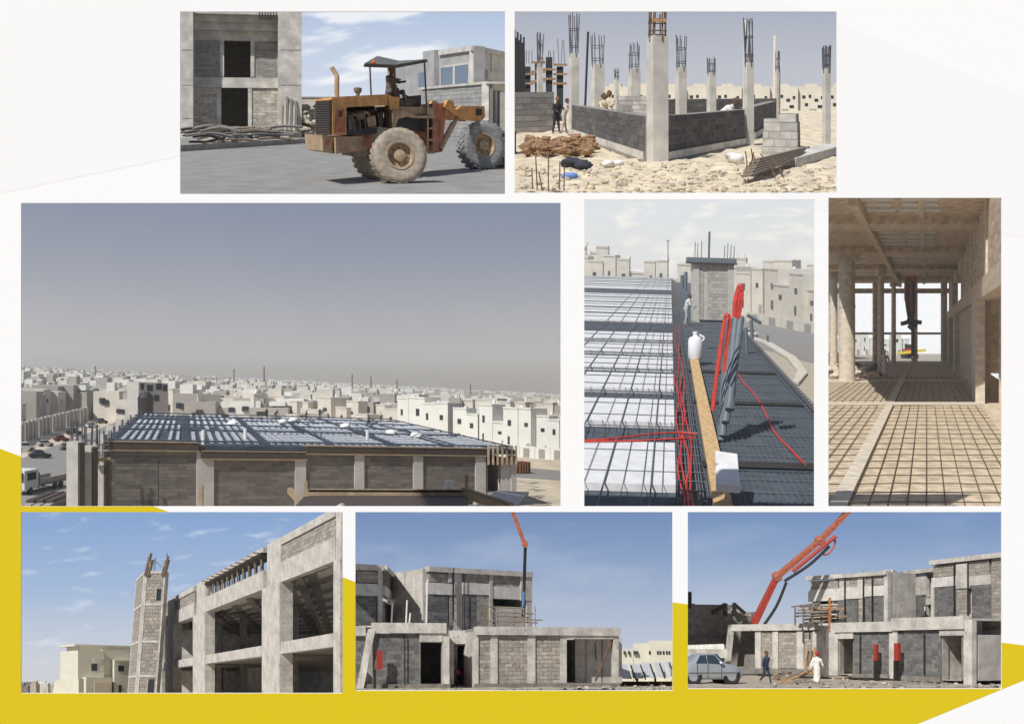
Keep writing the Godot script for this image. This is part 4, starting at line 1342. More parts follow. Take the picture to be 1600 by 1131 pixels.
	lathe(st, G(227, 318), UP, [[0, 2.6], [15, 3.0], [17, 1.5], [17.2, 0.0]], 14)
	done(st, "tank", M.black, ub)
	# distant city: nearer houses one by one, the rest as one mass
	var n := 0
	var rest := [begin(), begin(), begin()]
	var holes := begin()
	var mats := [M.villa_cream, M.villa_grey, M.villa_white]
	for i in 6500:
		var d := 400.0 * pow(11.0, rng.randf())
		var px := rng.randf_range(12, 900)
		var p := G(px, d)
		var s := rng.randf_range(7, 15) * (1.0 + d / 3000.0)
		var h := rng.randf_range(9, 17) * (1.0 + 0.2 * d / 2000.0)
		if d < 520 and n < 280:
			n += 1
			var o := thing("city_house", "small pale flat roofed house in the distant city", "house", p, "houses of the distant city")
			st = begin()
			box(st, p - UP, Vector3(s * 1.2, h * 0.92, s))
			done(st, "wall", mats[i % 3], o)
			st = begin()
			box(st, p + Vector3(s * 0.2, h * 0.9, 0), Vector3(s * 0.5, h * 0.16, s * 0.5))
			done(st, "roof_room", mats[(i + 1) % 3], o)
			st = begin()
			box(st, p + Vector3(-s * 0.2, h * 0.55, s * 0.5), Vector3(s * 0.35, h * 0.16, 0.3))
			done(st, "window", M.black, o)
		else:
			box(rest[i % 3], p - UP, Vector3(s, h, s), rng.randf_range(-0.3, 0.3))
			for k in 2: box(holes, p + Vector3(s * rng.randf_range(-0.4, 0.25), h * rng.randf_range(0.35, 0.7), s * 0.52), Vector3(s * 0.2, h * 0.16, s * 0.1))
			if i % 2: box(rest[(i + 1) % 3], p + UP * h * 0.8, Vector3(s * 0.5, h * 0.4, s * 0.5))
	var fc := thing("far_city", "dense far city of pale houses reaching the horizon", "city", G(450, 1500))
	fc.set_meta("kind", "stuff")
	for k in 3: done(rest[k], "houses", mats[k], fc).set_meta("kind", "stuff")
	done(holes, "windows", M.glass, fc).set_meta("kind", "stuff")
	var trees := begin()
	for i in 420:
		var d := 420.0 * pow(8.0, rng.randf())
		var p := G(rng.randf_range(12, 900), d)
		lump(trees, p + UP * 6, Vector3(rng.randf_range(6, 14), rng.randf_range(7, 15), 8) * (1.0 + d / 3000.0), i, 0.35, 5)
	var tr := thing("far_trees", "scattered dark trees among the far city houses", "trees", G(450, 1000))
	tr.set_meta("kind", "stuff")
	done(trees, "crowns", M.far_tree, tr).set_meta("kind", "stuff")
	for m in [[412, 572, 0.9], [365, 576, 0.6], [579, 588, 0.7], [148, 572, 0.7], [550, 585, 0.5], [620, 593, 0.5], [735, 600, 0.5]]:
		var o := thing("mast", "thin lattice mast rising above the far city", "mast", G(m[0], 900), "masts of the far city")
		st = begin()
		tube(st, [G(m[0], 900), Q(m[0], m[1], 900)], 2.2 * m[2], 5, 0.8)
		bar(st, Q(m[0] - 1.2, m[1] + 4, 900), Q(m[0] + 1.2, m[1] + 4, 900), 1.0, 1.6)
		done(st, "mast", M.conc_dark, o)
	# vehicles on the road
	small_car("white off road car at the edge of the road", GR(24, 706), GR(55, 706), 0.5, C(214, 214, 212))
	small_car("dark green saloon car on the road beside the white one", GR(46, 717), GR(80, 717), 0.42, C(44, 56, 58))
	small_car("black saloon car further up the road", GR(107, 680), GR(128, 680), 0.5, C(34, 34, 36))
	small_car("yellow taxi far up the road by the boundary wall", GR(170, 653), GR(190, 653), 0.45, C(216, 176, 40))
	for c in [[60, 698, 24, C(190, 188, 184), "pale grey"], [86, 690, 22, C(120, 40, 36), "dark red"], [136, 669, 18, C(222, 222, 220), "clean white"], [152, 662, 16, C(96, 98, 102), "mid grey"], [94, 704, 28, C(150, 142, 128), "dusty beige"]]:
		small_car("%s small car standing along the left street" % c[4], GR(c[0], c[1]), GR(c[0] + c[2], c[1]), 0.44, c[3])
	var tk := thing("flatbed_truck", "white flatbed truck parked beside the concrete columns", "truck", GR(65, 770))
	var ft := face(GR(36, 776), GR(104, 760))
	var L := 9.6
	var bk := 3.6
	st = begin()
	fbox(st, ft, 0.02, 0.32, 0.12 * L, 0.5 * L, -bk, 0)
	done(st, "cab", M.villa_white, tk)
	st = begin()
	fbox(st, ft, 0.005, 0.02, 0.3 * L, 0.46 * L, -bk * 0.92, -bk * 0.08)
	done(st, "windscreen", M.glass, tk)
	st = begin()
	fbox(st, ft, 0.08, 0.26, 0.3 * L, 0.45 * L, -0.05, 0.1)
	done(st, "side_window", M.glass, tk)
	st = begin()
	fbox(st, ft, 0.35, 1.0, 0.14 * L, 0.19 * L, -bk, 0)
	done(st, "bed", M.conc_dark, tk)
	for s in [[-0.02 * L, 0.0], [-bk, -bk + 0.02 * L]]:
		st = begin()
		fbox(st, ft, 0.35, 1.0, 0.19 * L, 0.28 * L, s[0], s[1])
		done(st, "side_board", M.villa_grey, tk)
	st = begin()
	fbox(st, ft, 0.33, 0.35, 0.19 * L, 0.42 * L, -bk, 0)
	done(st, "headboard", M.form_ply, tk)
	for t in [0.15, 0.72, 0.86]:
		for z in [0.0, -bk]:
			st = begin()
			lathe(st, ft.p(t, 0.08 * L, z), ft.n, [[-0.04 * L, 0.0], [-0.04 * L, 0.08 * L], [0.01 * L, 0.08 * L], [0.01 * L, 0.0]], 14)
			done(st, "wheel", M.black, tk)
	var lm := thing("lumber_pile", "pile of planks on the ground near the flatbed truck", "planks", GR(65, 788))
	for i in 9:
		st = begin()
		var a := GR(36 + i * 5, 802 - (i % 3) * 3) + UP * (0.4 + (i % 3) * 0.5)
		bar(st, a, GR(70 + i * 5, 787 - (i % 3) * 3) + UP * (0.4 + (i % 3) * 0.5), 1.2, 0.45)
		done(st, "plank", [M.wood_form, M.villa_grey, M.form_ply][i % 3], lm)

func small_car(label: String, A: Vector3, B: Vector3, hr: float, c: Color) -> void:
	var o := thing("parked_car", label, "car", (A + B) / 2)
	var L := B - A
	var ln := L.length()
	var e := L / ln
	var n := along(Vector3(L.z, 0, -L.x).normalized())
	if n.z < 0: n = -n
	var w := ln * 0.42
	var P := func(s: float, y: float, z: float) -> Vector3: return A + e * (s * ln) + UP * (y * hr * ln) - n * (z * w)
	var sec := [[0.0, 0.3, 0.55], [0.04, 0.2, 0.62], [0.25, 0.18, 0.66], [0.75, 0.18, 0.66], [0.96, 0.2, 0.58], [1.0, 0.3, 0.5]]
	var st := begin()
	var poly := []
	for s in sec: poly.append(P.call(s[0], s[2], 0.0))
	for i in range(sec.size() - 1, -1, -1): poly.append(P.call(sec[i][0], sec[i][1], 0.0))
	prism(st, poly, -n * w)
	done(st, "body", plain("car_%s" % label.left(14), c, 0.35, 0.2), o)
	st = begin()
	prism(st, [P.call(0.14, 0.66, 0.06), P.call(0.74, 0.66, 0.06), P.call(0.6, 0.98, 0.12), P.call(0.24, 0.98, 0.12)], -n * w * 0.86)
	done(st, "glasshouse", M.glass, o)
	st = begin()
	prism(st, [P.call(0.22, 0.97, 0.04), P.call(0.62, 0.97, 0.04), P.call(0.6, 1.03, 0.08), P.call(0.25, 1.03, 0.08)], -n * w * 0.86)
	done(st, "roof", M["car_%s" % label.left(14)], o)
	for s in [0.2, 0.8]:
		for z in [-0.01, 1.01]:
			st = begin()
			var r := hr * ln * 0.24
			lathe(st, P.call(s, 0.24, z), n, [[-0.05 * ln, 0.0], [-0.05 * ln, r], [0.03 * ln, r], [0.03 * ln, 0.0]], 12)
			done(st, "wheel", M.black, o)

func photo_roof() -> void:
	var d0 := 150.0
	plot(385, 790, d0, 0.03)
	mat("foam_white", C(222, 224, 227), 0.05, 30.0, 0.85, 0.02)
	mat("slate_deck", C(70, 79, 87), 0.2, 30.0, 0.9, 0.07)
	mat("teal_pipe", C(96, 108, 116), 0.1, 12.0, 0.6)
	mat("yard", C(176, 166, 150), 0.06, 120.0)
	mat("pine", C(196, 164, 118), 0.14, 9.0, 0.85, 0.05)
	plain("bar_grey", C(92, 98, 106), 0.7)
	mat("hose_red", C(196, 52, 38), 0.14, 9.0, 0.6)
	plain("jug_white", C(226, 228, 232), 0.35)
	sky_screen(Rect2(897, 304, 392, 150), 1900.0, [C(222, 227, 230), C(228, 231, 232), C(232, 233, 232), C(230, 229, 226)], [C(250, 248, 240), 2.2, 0.018, 1.6, 0.2, 0.06], 31, 1.14)
	var U := 187.5 / F       # one page hundredth at the near edge, in metres
	var L := func(a: float, d: float, y: float) -> Vector3: return G(1048.0 + a * d0 / d, d, y * U)
	var dd := func(row: float) -> float: return D(1000, row)
	var st := begin()
	# the street far below
	prism(st, [G(890, 430, -55), G(1290, 430, -55), G(1290, 1880, -55), G(890, 1880, -55)], UP * -2)
	setting(st, "yard", M.yard)
	st = begin()
	prism(st, [G(1120, 1000, -54.5), G(1288, 760, -54.5), G(1288, 1120, -54.5), G(1150, 1300, -54.5)], UP * -0.3)
	setting(st, "street", M.asphalt)
	# ---- roof: deck, foam rows, bars
	var rf := thing("ribbed_roof", "roof deck of white foam blocks under a grid of steel bars", "roof", L.call(-60, 200, -20))
	st = begin()
	prism(st, [G(880, 140, -15 * U), L.call(9, 140, -15), L.call(9, 1420, -15), G(880, 1420, -15 * U)], UP * -1.0)
	done(st, "deck", M.slate_deck, rf)
	var rows := [[690, 756], [623, 659], [583, 607], [557, 574], [536, 549], [519, 529], [491, 501], [482, 489], [473.5, 480], [466, 472], [459.5, 464.5], [446, 451], [441, 445], [436.5, 440], [433, 435.5]]
	for r in rows:
		var da: float = dd.call(r[1])
		var db: float = dd.call(r[0])
		st = begin()
		prism(st, [G(885, da), L.call(9, da, 0), L.call(9, db, 0), G(885, db)], UP * -14 * U)
		done(st, "foam_block", M.foam_white, rf)
		for k in [0.25, 0.75] if r[1] - r[0] > 10 else [0.5]:
			st = begin()
			var d := lerpf(da, db, k)
			tube(st, [G(885, d, 1.6 * U), L.call(14, d, 1.6)], 0.085 + 0.0005 * (d - d0), 5)
			done(st, "bar", M.bar_grey, rf)
	for i in rows.size() - 1:
		var da: float = dd.call(rows[i][0])
		var db: float = dd.call(rows[i + 1][1])
		for k in 4:
			st = begin()
			var d := lerpf(da, db, 0.1 + 0.26 * k)
			var y: float = [-2.0, -8.0, 1.0, -5.0][k]
			tube(st, [G(885, d, y * U), L.call(16, d, y)], 0.1 + 0.0005 * (d - d0), 5)
			done(st, "rib_bar", M.bar_grey, rf)
		for k in 9:
			st = begin()
			var d := lerpf(da, db, 0.5)
			var x := 905.0 + k * 18
			if i < 6:
				tube(st, [G(x, da, 2.6 * U), G(x + 2, d, -7 * U), G(x, db, 2.6 * U)], 0.08, 4)
				done(st, "stirrup", M.bar_grey, rf)
	for a in [-150, -116, -82, -48, -14]:
		for q in [1.0, 2.4]:
			st = begin()
			tube(st, [L.call(a * q, maxf(141.0, -a * q * d0 / 160.0), 2.6), L.call(a * q, 1400, 2.6)], 0.085 if q < 2 else 0.2, 5)
			done(st, "bar", M.bar_grey, rf)
	# ---- beam trench and the lower deck beside it
	st = begin()
	prism(st, [L.call(9, 140, -24), L.call(62, 140, -24), L.call(62, 1420, -24), L.call(9, 1420, -24)], UP * -1.0)
	done(st, "beam_trench", M.form_ply, rf)
	for k in 9:
		st = begin()
		var a := 12.0 + k * 5.6
		tube(st, [L.call(a, 141, -4 - (k % 3) * 5), L.call(a, 700, -4 - (k % 3) * 5)], 0.2, 5)
		done(st, "beam_bar", M.bar_grey, rf)
	for k in 40:
		st = begin()
		var d := 150.0 * pow(5.0, k / 40.0)
		tube(st, [L.call(10, d, 0), L.call(13, d, -15), L.call(58, d, -15), L.call(60, d, 0), L.call(10, d, 1)], 0.14, 4)
		done(st, "stirrup", M.bar_grey, rf)
	st = begin()
	prism(st, [L.call(62, 140, -14), G(1284, 140, -14 * U), G(1284, 233, -14 * U), L.call(366, 233, -14), L.call(366, 1300, -14), L.call(62, 1300, -14)], UP * -1.5)
	done(st, "side_deck", M.slate_deck, rf)
	for k in 34:
		st = begin()
		var d := 150.0 * pow(6.5, k / 34.0)
		tube(st, [L.call(62, d, -11.5), L.call(minf(366.0, 236.0 * d / d0), d, -11.5)], 0.13 + 0.0004 * (d - d0), 4)
		done(st, "mesh_bar", M.bar_grey, rf)
	for k in 26:
		st = begin()
		tube(st, [L.call(66 + k * 12, maxf(141.0, (66 + k * 12) * d0 / 236.0), -11), L.call(66 + k * 12, 1000, -11)], 0.12, 4)
		done(st, "mesh_bar", M.bar_grey, rf)
	for dk in [[184.0, -4.0], [262.0, -6.0], [330.0, -6.0]]:
		for k in 3:
			st = begin()
			tube(st, [L.call(64, dk[0] + k * 3, dk[1] - k * 3), L.call(minf(364.0, 236.0 * dk[0] / d0), dk[0] + k * 3, dk[1] - k * 3)], 0.5, 5)
			done(st, "cross_beam_bar", M.black, rf)
	# ---- parapet form along the right edge
	var ed := thing("edge_beam", "black reinforced edge beam along the right side of the roof", "beam", L.call(376, 300, -14))
	st = begin()
	prism(st, [L.call(368, 240, -22), L.call(396, 255, -22), L.call(396, 560, -22), L.call(368, 560, -22)], UP * 9 * U)
	done(st, "form", M.black, ed)
	for k in 3:
		st = begin()
		tube(st, [L.call(368 + k * 14, 240 + k * 9, -7), L.call(368 + k * 14, 560, -7)], 0.22, 5)
		done(st, "bar", M.bar_grey, ed)
	for k in 44:
		st = begin()
		var d := 256.0 * pow(2.2, k / 44.0)
		tube(st, [L.call(366, d, -7), L.call(398, d, -6.5)], 0.16, 4)
		done(st, "tie", M.bar_grey, ed)
	# ---- things lying on the roof
	var lum := thing("timber_plank", "long pale timber plank laid along the beam trench", "plank", Q(1120, 790, d0))
	st = begin()
	var na := Q(1136, 812, 146)
	var fa := Q(1085, 560, 356)
	var sd := Vector3(1, 0, 0)
	hexa(st, na - sd * 1.9, fa - na, sd * 3.6, UP * -1.8)
	done(st, "plank", M.pine, lum)
	var fo := thing("foam_offcut", "rough white foam offcut resting on the timber plank", "foam", Q(1138, 768, 152))
	st = begin()
	prism(st, [Q(1119, 767, 153), Q(1157, 771, 152), Q(1152, 720, 163), Q(1118, 715, 164)], UP * 1.4)
	done(st, "offcut", M.foam_white, fo)
	var jg := thing("plastic_jug", "white plastic jug standing on the far end of the plank", "jug", Q(1087, 562, 356))
	var jb := Q(1087, 562, 355)
	var ju := 355 * K / F
	st = begin()
	st.set_smooth_group(0)
	lathe(st, jb, UP, [[0.0, 0.0], [0.0, 10 * ju], [2 * ju, 11.5 * ju], [30 * ju, 11.5 * ju], [35 * ju, 9 * ju], [37 * ju, 3.6 * ju], [41 * ju, 3.6 * ju]], 20)
	done(st, "body", M.jug_white, jg)
	st = begin()
	lathe(st, jb + UP * 41 * ju, UP, [[0.0, 4.2 * ju], [3 * ju, 4.2 * ju], [3 * ju, 0.0]], 14)
	done(st, "cap", M.jug_white, jg)
	st = begin()
	tube(st, curve([jb + Vector3(8 * ju, 29 * ju, 4), jb + Vector3(11 * ju, 34 * ju, 4), jb + Vector3(4 * ju, 39 * ju, 3)], 4), 1.4 * ju, 6)
	done(st, "handle", M.jug_white, jg)
	# upright pipes with red hoses
	var pp := thing("conduit_bundle", "bundle of grey upright pipes with red conduit loops", "pipes", Q(1130, 680, 212))
	for p in [[1129, 682, 1141, 500, 1.7], [1134, 660, 1150, 498, 1.7], [1139, 640, 1158, 496, 1.6], [1126, 690, 1134, 560, 1.5], [1143, 640, 1152, 520, 1.3]]:
		st = begin()
		tube(st, [Q(p[0], p[1], 212), Q(p[2], p[3], 224)], p[4] * 0.62, 10)
		done(st, "pipe", M.teal_pipe, pp)
	for h in [[[1112, 640], [1118, 590], [1126, 530], [1133, 492], [1139, 498], [1134, 540], [1130, 580]], [[1146, 494], [1147, 470], [1153, 447], [1158, 446], [1157, 470], [1152, 496]], [[1149, 496], [1151, 476], [1157, 452], [1155, 474], [1150, 495]]]:
		for k in 3:
			st = begin()
			var pts := []
			for q in h: pts.append(Q(q[0] + k * 1.6, q[1] + k, 214 - k))
			tube(st, curve(pts, 4), 0.24, 6)
			done(st, "red_hose", M.hose_red, pp)
	# red conduit on the deck
	for h in [["red conduit running across the near foam blocks", [[900, 691, 3], [960, 687, 3], [1020, 680, 3], [1060, 678, 3], [1090, 680, 3]]], ["red conduit following the edge of the near foam block", [[900, 692, 3], [980, 691, 3], [1050, 688, 3], [1086, 686, 3]]], ["red conduit snaking over the dark side deck", [[1146, 563, 0], [1160, 590, 0], [1180, 612, 0], [1195, 636, 0], [1210, 668, 0], [1240, 700, 0], [1262, 722, 0]]]]:
		var o := thing("red_conduit", h[0], "conduit", Q(h[1][0][0], h[1][0][1], 180))
		st = begin()
		var pts := []
		for q in h[1]: pts.append(G(q[0], D(q[0], q[1]), (3 if q[2] > 0 else -9) * U))
		tube(st, curve(pts, 5), 0.26, 6)
		done(st, "conduit", M.hose_red, o)
	for k in 4:
		var o := thing("red_conduit", "red conduit bunched along the beam trench by the plank", "conduit", L.call(20 + k * 5, 160, -3), "conduits along the beam trench")
		st = begin()
		var pts := []
		for i in 12:
			var d := 146.0 * pow(3.6 if k % 2 else 2.2, i / 11.0)
			pts.append(L.call(18 + k * 7 + 5 * sin(i * 1.7 + k), d, -2 + (i * 3 + k) % 5))
		tube(st, curve(pts, 3), 0.22, 5)
		done(st, "conduit", M.hose_red, o)
	# ---- stair tower on the roof
	var ft := face(G(1084, 575), G(1146, 575))
	thing("stair_tower", "small block stair tower with a dark slab cap on the roof", "tower", ft.p(0.5))
	var yt := ft.y(1084, 412)
	courses(ft, 1106, 1137, 0, yt, 17, 3.6, M.ash_blocks, 0.0, 2.0)
	courses(ft, 1093, 1099, 0, yt, 17, 3.6, M.ash_blocks, 0.0, 2.0)
	for c in [[1083, 1093], [1137, 1147]]: piece("column", M.far_conc, ft, c[0], c[1], -2, yt, -8, 0.8)
	piece("slot", M.far_conc, ft, 1099, 1106, 0, yt, -3, -0.5)
	piece("cap", M.teal_pipe, ft, 1077, 1150, yt, ft.y(1084, 402), -12, 3.0)
	piece("cap_lip", M.black, ft, 1076, 1151, yt + 0.2, yt + 1.2, -12, 3.4)
	body(ft, 1085, 1145, 0, yt, 3.2, 10.0, M.far_conc)
	for p in [[1108, 362, 0.8], [1086, 378, 0.3], [1090, 380, 0.3], [1096, 376, 0.3], [1132, 384, 0.3], [1137, 380, 0.3], [1142, 382, 0.3], [1147, 384, 0.3]]:
		st = begin()
		tube(st, [Q(p[0], 404, 580), Q(p[0] + 1, p[1], 580)], p[2], 5)
		done(st, "rebar", M.bar_grey)
	person("person in white leaning against the stair tower", L.call(88, 540, -8), 20.0, 1.4, "work", C(206, 206, 206), C(170, 172, 176), C(70, 62, 58))
	for p in [[1166, 512, 1168, 570], [1174, 500, 1176, 530], [1072, 425, 1071, 455], [1066, 430, 1066, 450], [1168, 492, 1190, 505]]:
		var o := thing("steel_post", "thin grey steel post standing on the roof edge", "post", Q(p[2], p[3], 400), "steel posts on the roof edge")
		st = begin()
		tube(st, [Q(p[0], p[1], 400), Q(p[2], p[3], 400)], 0.9, 6)
		done(st, "post", M.teal_pipe, o)
	# ---- street scene beyond
	var look := ["with a long low wing", "with two dark windows", "with a stepped parapet", "with a tall stair block", "with a flat canopy", "with a corner room", "with a high upper floor", "with a narrow front"]
	var i := 0
	for v in [[898, 962, 1500, 1480, 96], [964, 1024, 1480, 1470, 90], [1026, 1082, 1460, 1450, 88], [1140, 1196, 1380, 1330, 84], [1198, 1244, 1320, 1220, 82], [1246, 1286, 1210, 1140, 78], [900, 950, 1700, 1690, 112], [1140, 1210, 1640, 1620, 98], [1212, 1286, 1560, 1520, 94]]:
		villa("beige villa %s across the street from the foam roof" % look[i % 8], "beige villas around the foam roof", v[0], v[1], v[2], v[3], v[4] - 4, M.villa_beige, 300 + i, -55.0)
		i += 1
	for k in 4:
		var o := thing("garden_wall", "beige garden wall along the street below the roof", "wall", G(1180 + k * 26, 1180 - k * 60, -55), "garden walls along the street")
		var fg := face(G(1166 + k * 28, 1230 - k * 44, -55), G(1193 + k * 28, 1190 - k * 44, -55))
		piece("wall", M.villa_beige, fg, 1166 + k * 28, 1193 + k * 28, 0, 15, -3, 0, o)
		piece("gate", M.kerb, fg, 1174 + k * 28, 1184 + k * 28, 0, 12, -1, 0.6, o)
	var ks := thing("kerb_island", "curved pale kerb island beside the street", "kerb", G(1225, 850, -55))
	st = begin()
	prism(st, [G(1168, 1010, -54.2), G(1205, 930, -54.2), G(1245, 800, -54.2), G(1262, 700, -54.2), G(1248, 640, -54.2), G(1240, 650, -54.2), G(1246, 710, -54.2), G(1230, 800, -54.2), G(1192, 930, -54.2), G(1160, 1000, -54.2)], UP * 2.0)
	done(st, "kerb", M.villa_beige, ks)
	small_car("white van parked on the street below the roof", G(1162, 1010, -54.3), G(1181, 1000, -54.3), 0.5, C(216, 218, 220))
	person("person in dark clothes walking on the street below", G(1200, 930, -54.3), 10.0, 0.5, "walk", C(60, 58, 62), C(50, 50, 54), C(30, 28, 28))
	var lp := thing("street_lamp", "tall thin street lamp beyond the left villas", "lamp", G(1044, 1440, -55))
	st = begin()
	tube(st, [G(1044, 1440, -55), Q(1044, 376, 1440)], 1.3, 6, 0.8)
	done(st, "pole", M.bar_grey, lp)
	st = begin()
	bar(st, Q(1041, 376, 1440), Q(1047, 376, 1440), 1.8, 1.2)
	done(st, "lamp_head", M.bar_grey, lp)

func photo_hall() -> void:
	var d0 := 150.0
	plot(520, 790, d0)
	mat("floor_sand", C(200, 182, 154), 0.14, 24.0, 1.0, 0.06)
	mat("hall_ceiling", C(206, 184, 158), 0.16, 40.0, 0.95, 0.05)
	mat("hall_conc", C(208, 190, 166), 0.14, 30.0, 0.95, 0.05)
	mat("hall_pale", C(208, 196, 176), 0.1, 24.0)
	plain("grid_bar", C(96, 78, 60), 0.8)
	var l := []
	for i in 3: l.append(mat("hall_block%d" % i, [C(206, 186, 160), C(190, 170, 146), C(216, 198, 172)][i], 0.14, 16.0))
	M.hall_blocks = l
	var U := 187.5 / F
	var vx := 1448.0
	var L := func(a: float, d: float, y: float) -> Vector3: return G(vx + a * d0 / d, d, y * U)
	sky_screen(Rect2(1284, 420, 292, 190), 1500.0, [C(250, 252, 254), C(250, 252, 254), C(248, 249, 250)], [C(255, 255, 255), 0.5, 0.02, 1.5, 0.2, 0.2], 44, 1.25)
	# setting: floor, yard beyond
	var st := begin()
	prism(st, [G(1284, 138), G(1640, 138), L.call(420, 400, 0), L.call(420, 920, 0), G(1284, 920)], UP * -2)
	setting(st, "floor", M.floor_sand)
	st = begin()
	prism(st, [G(1284, 922, -6), G(1600, 922, -6), G(1600, 1480, -6), G(1284, 1480, -6)], UP * -2)
	setting(st, "yard", M.yard)
	# ---- bars on the floor
	var gr := thing("rebar_grid", "rusty steel bar grid laid over the sandy hall floor", "rebar", L.call(0, 160, 0))
	for k in 26:
		st = begin()
		var a := -420.0 + k * 30.0
		if a > 190: continue
		tube(st, [L.call(a, maxf(140.0, -a * d0 / 160.0), 3.0), L.call(a + 1, maxf(300.0, -a), 3.2), L.call(a, 620, 3.0)], 0.12, 5)
		done(st, "bar", M.grid_bar, gr)
	for k in 34:
		st = begin()
		var d := 150.0 + k * 9.0 + k * k * 0.12
		tube(st, [G(1286, d, 4.4 * U), L.call(-40, d + 1, 4.6), L.call(200, d, 4.4)], 0.12, 5)
		done(st, "bar", M.grid_bar, gr)
	for s in [["long pale concrete strip running down the hall floor", -150, -122, 140.0, 900.0], ["pale cross strip in the hall floor before the first column", -380, 215, 352.0, 366.0], ["second pale cross strip near the white robed person", -560, 215, 520.0, 540.0]]:
		var o := thing("floor_strip", s[0], "strip", L.call((s[1] + s[2]) / 2.0, s[3], 0))
		st = begin()
		prism(st, [L.call(s[1], s[3], 0.1), L.call(s[2], s[3], 0.1), L.call(s[2], s[4], 0.1), L.call(s[1], s[4], 0.1)], UP * 6.5 * U)
		done(st, "strip", M.hall_pale, o)
	# ---- hall shell
	var hs := thing("hall_shell", "double height concrete hall with brick upper wall and open left side", "building", L.call(0, 420, 0))
	var hc := 470.0
	st = begin()
	prism(st, [G(1285, 320, (hc + 270) * U), L.call(420, 320, hc + 270), L.call(420, 910, hc + 270), G(1285, 910, (hc + 270) * U)], UP * 16)
	done(st, "ceiling", M.hall_ceiling, hs)
	for b in [[-262, -232], [-30, -8]]:
		st = begin()
		prism(st, [L.call(b[0], 325, hc + 230 if b[0] != -30 else hc + 258), L.call(b[1], 325, hc + 230 if b[0] != -30 else hc + 258), L.call(b[1], 905, hc + 230 if b[0] != -30 else hc + 258), L.call(b[0], 905, hc + 230 if b[0] != -30 else hc + 258)], UP * 4.6)
		done(st, "ceiling_beam", M.hall_conc, hs)
	for d in [385.0, 520.0, 660.0, 800.0]:
		st = begin()
		prism(st, [G(1286, d, (hc + 236) * U), L.call(300, d, hc + 236), L.call(300, d + 26, hc + 236), G(1286, d + 26, (hc + 236) * U)], UP * 4.0)
		done(st, "ceiling_beam", M.hall_conc, hs)
	for d in [330.0, 344.0, 360.0, 420.0, 440.0, 460.0, 480.0, 500.0, 556.0, 580.0, 604.0, 628.0, 696.0, 724.0, 752.0, 840.0, 870.0]:
		for s in [[-520, -380], [-225, -120], [-95, 50]]:
			if s[0] * d0 / d < -155: continue
			st = begin()
			var j := rng.randf_range(-14, 14)
			prism(st, [L.call(s[0] + j, d, hc + 263), L.call(s[1] - j, d, hc + 263), L.call(s[1] - j, d + 8, hc + 263), L.call(s[0] + j, d + 8, hc + 263)], UP * 0.9)
			done(st, "foam_block", M.foam_white, hs)
	# right wall: lower part with openings, beam, brick upper wall
	var w := face(L.call(212, 150, 0), L.call(212, 900, 0))
	var T := func(d: float) -> float: return (d - 150.0) / 750.0
	var by := (270 + 128) * U
	var bt := (270 + 196) * U
	var tp := (270 + hc) * U
	st = begin()
	fbox(st, w, T.call(180), T.call(900), by, bt, -6, 1.5)
	done(st, "wall_beam", M.hall_conc, hs)
	cur = hs
	bricks_left = 280
	var S := [[180, 240], [246, 330], [338, 440], [448, 560]]
	for s in S:
		var xa := 800.0 + w.p(T.call(s[0])).x * F / -w.p(T.call(s[0])).z
		var xb := 800.0 + w.p(T.call(s[1])).x * F / -w.p(T.call(s[1])).z
		courses(w, xa, xb, bt, tp, 26, 16.0, M.hall_blocks, 0.0, 4.0, hs, 0.12)
	for s in [240, 330, 440, 560]:
		st = begin()
		fbox(st, w, T.call(s), T.call(s + 8), bt, tp, -5, 0.8)
		done(st, "pilaster", M.hall_conc, hs)
	for o in [[568, 640], [660, 740], [780, 900]]:
		st = begin()
		fbox(st, w, T.call(o[0]), T.call(o[1]), bt if o[0] > 700 else tp * 0.88, tp, -5, 0)
		done(st, "upper_wall", M.hall_conc, hs)
	for o in [[568, 640], [660, 740]]:
		st = begin()
		fbox(st, w, T.call(o[0]), T.call(o[1]), bt, tp * 0.88, -9, -6)
		done(st, "upper_opening", M.hall_conc, hs)
	for c in [[365, 398], [640, 672], [800, 830], [870, 898]]:
		st = begin()
		fbox(st, w, T.call(c[0]), T.call(c[1]), 0, by, -1.2, 2.6)
		done(st, "wall_column", M.hall_pale, hs)
	for o in [[180, 365, "dark"], [398, 640, "wall"], [672, 800, "dark"], [830, 900, "wall"]]:
		st = begin()
		if o[2] == "wall":
			fbox(st, w, T.call(o[0]), T.call(o[1]), 0, by, -6, -1.0)
			done(st, "lower_wall", M.hall_conc, hs)
		else:
			fbox(st, w, T.call(o[0]), T.call(o[1]), -1, by, -142, -140)
			fbox(st, w, T.call(o[0]), T.call(o[1]), -1, 0.05, -140, 1.0)
			fbox(st, w, T.call(o[0]) - 0.004, T.call(o[0]), -1, by, -140, -7)
			fbox(st, w, T.call(o[1]), T.call(o[1]) + 0.004, -1, by, -140, -7)
			done(st, "side_room", M.hall_conc, hs)
	st = begin()
	fbox(st, w, T.call(180), T.call(900), tp, tp + 2, -145, 0)
	fbox(st, w, T.call(180), T.call(900), by, by + 2, -145, -6)
	fbox(st, w, T.call(180), T.call(900), -2, tp, -147, -145)
	done(st, "outer_wall", M.hall_conc, hs)
	# far end frame
	for a in [-900, -470, -110, 165]:
		st = begin()
		var p: Vector3 = L.call(a, 890, 0)
		box(st, p, Vector3(5, (hc + 270) * U, 5))
		done(st, "end_column", M.hall_conc, hs)
	for y in [[255.0, 10.0], [640.0, 22.0]]:
		st = begin()
		var p: Vector3 = L.call(-940, 894, y[0])
		hexa(st, p, (L.call(215, 894, y[0]) as Vector3) - p, UP * y[1] * U * 2.0, Vector3(0, 0, -5))
		done(st, "end_beam", M.hall_conc, hs)
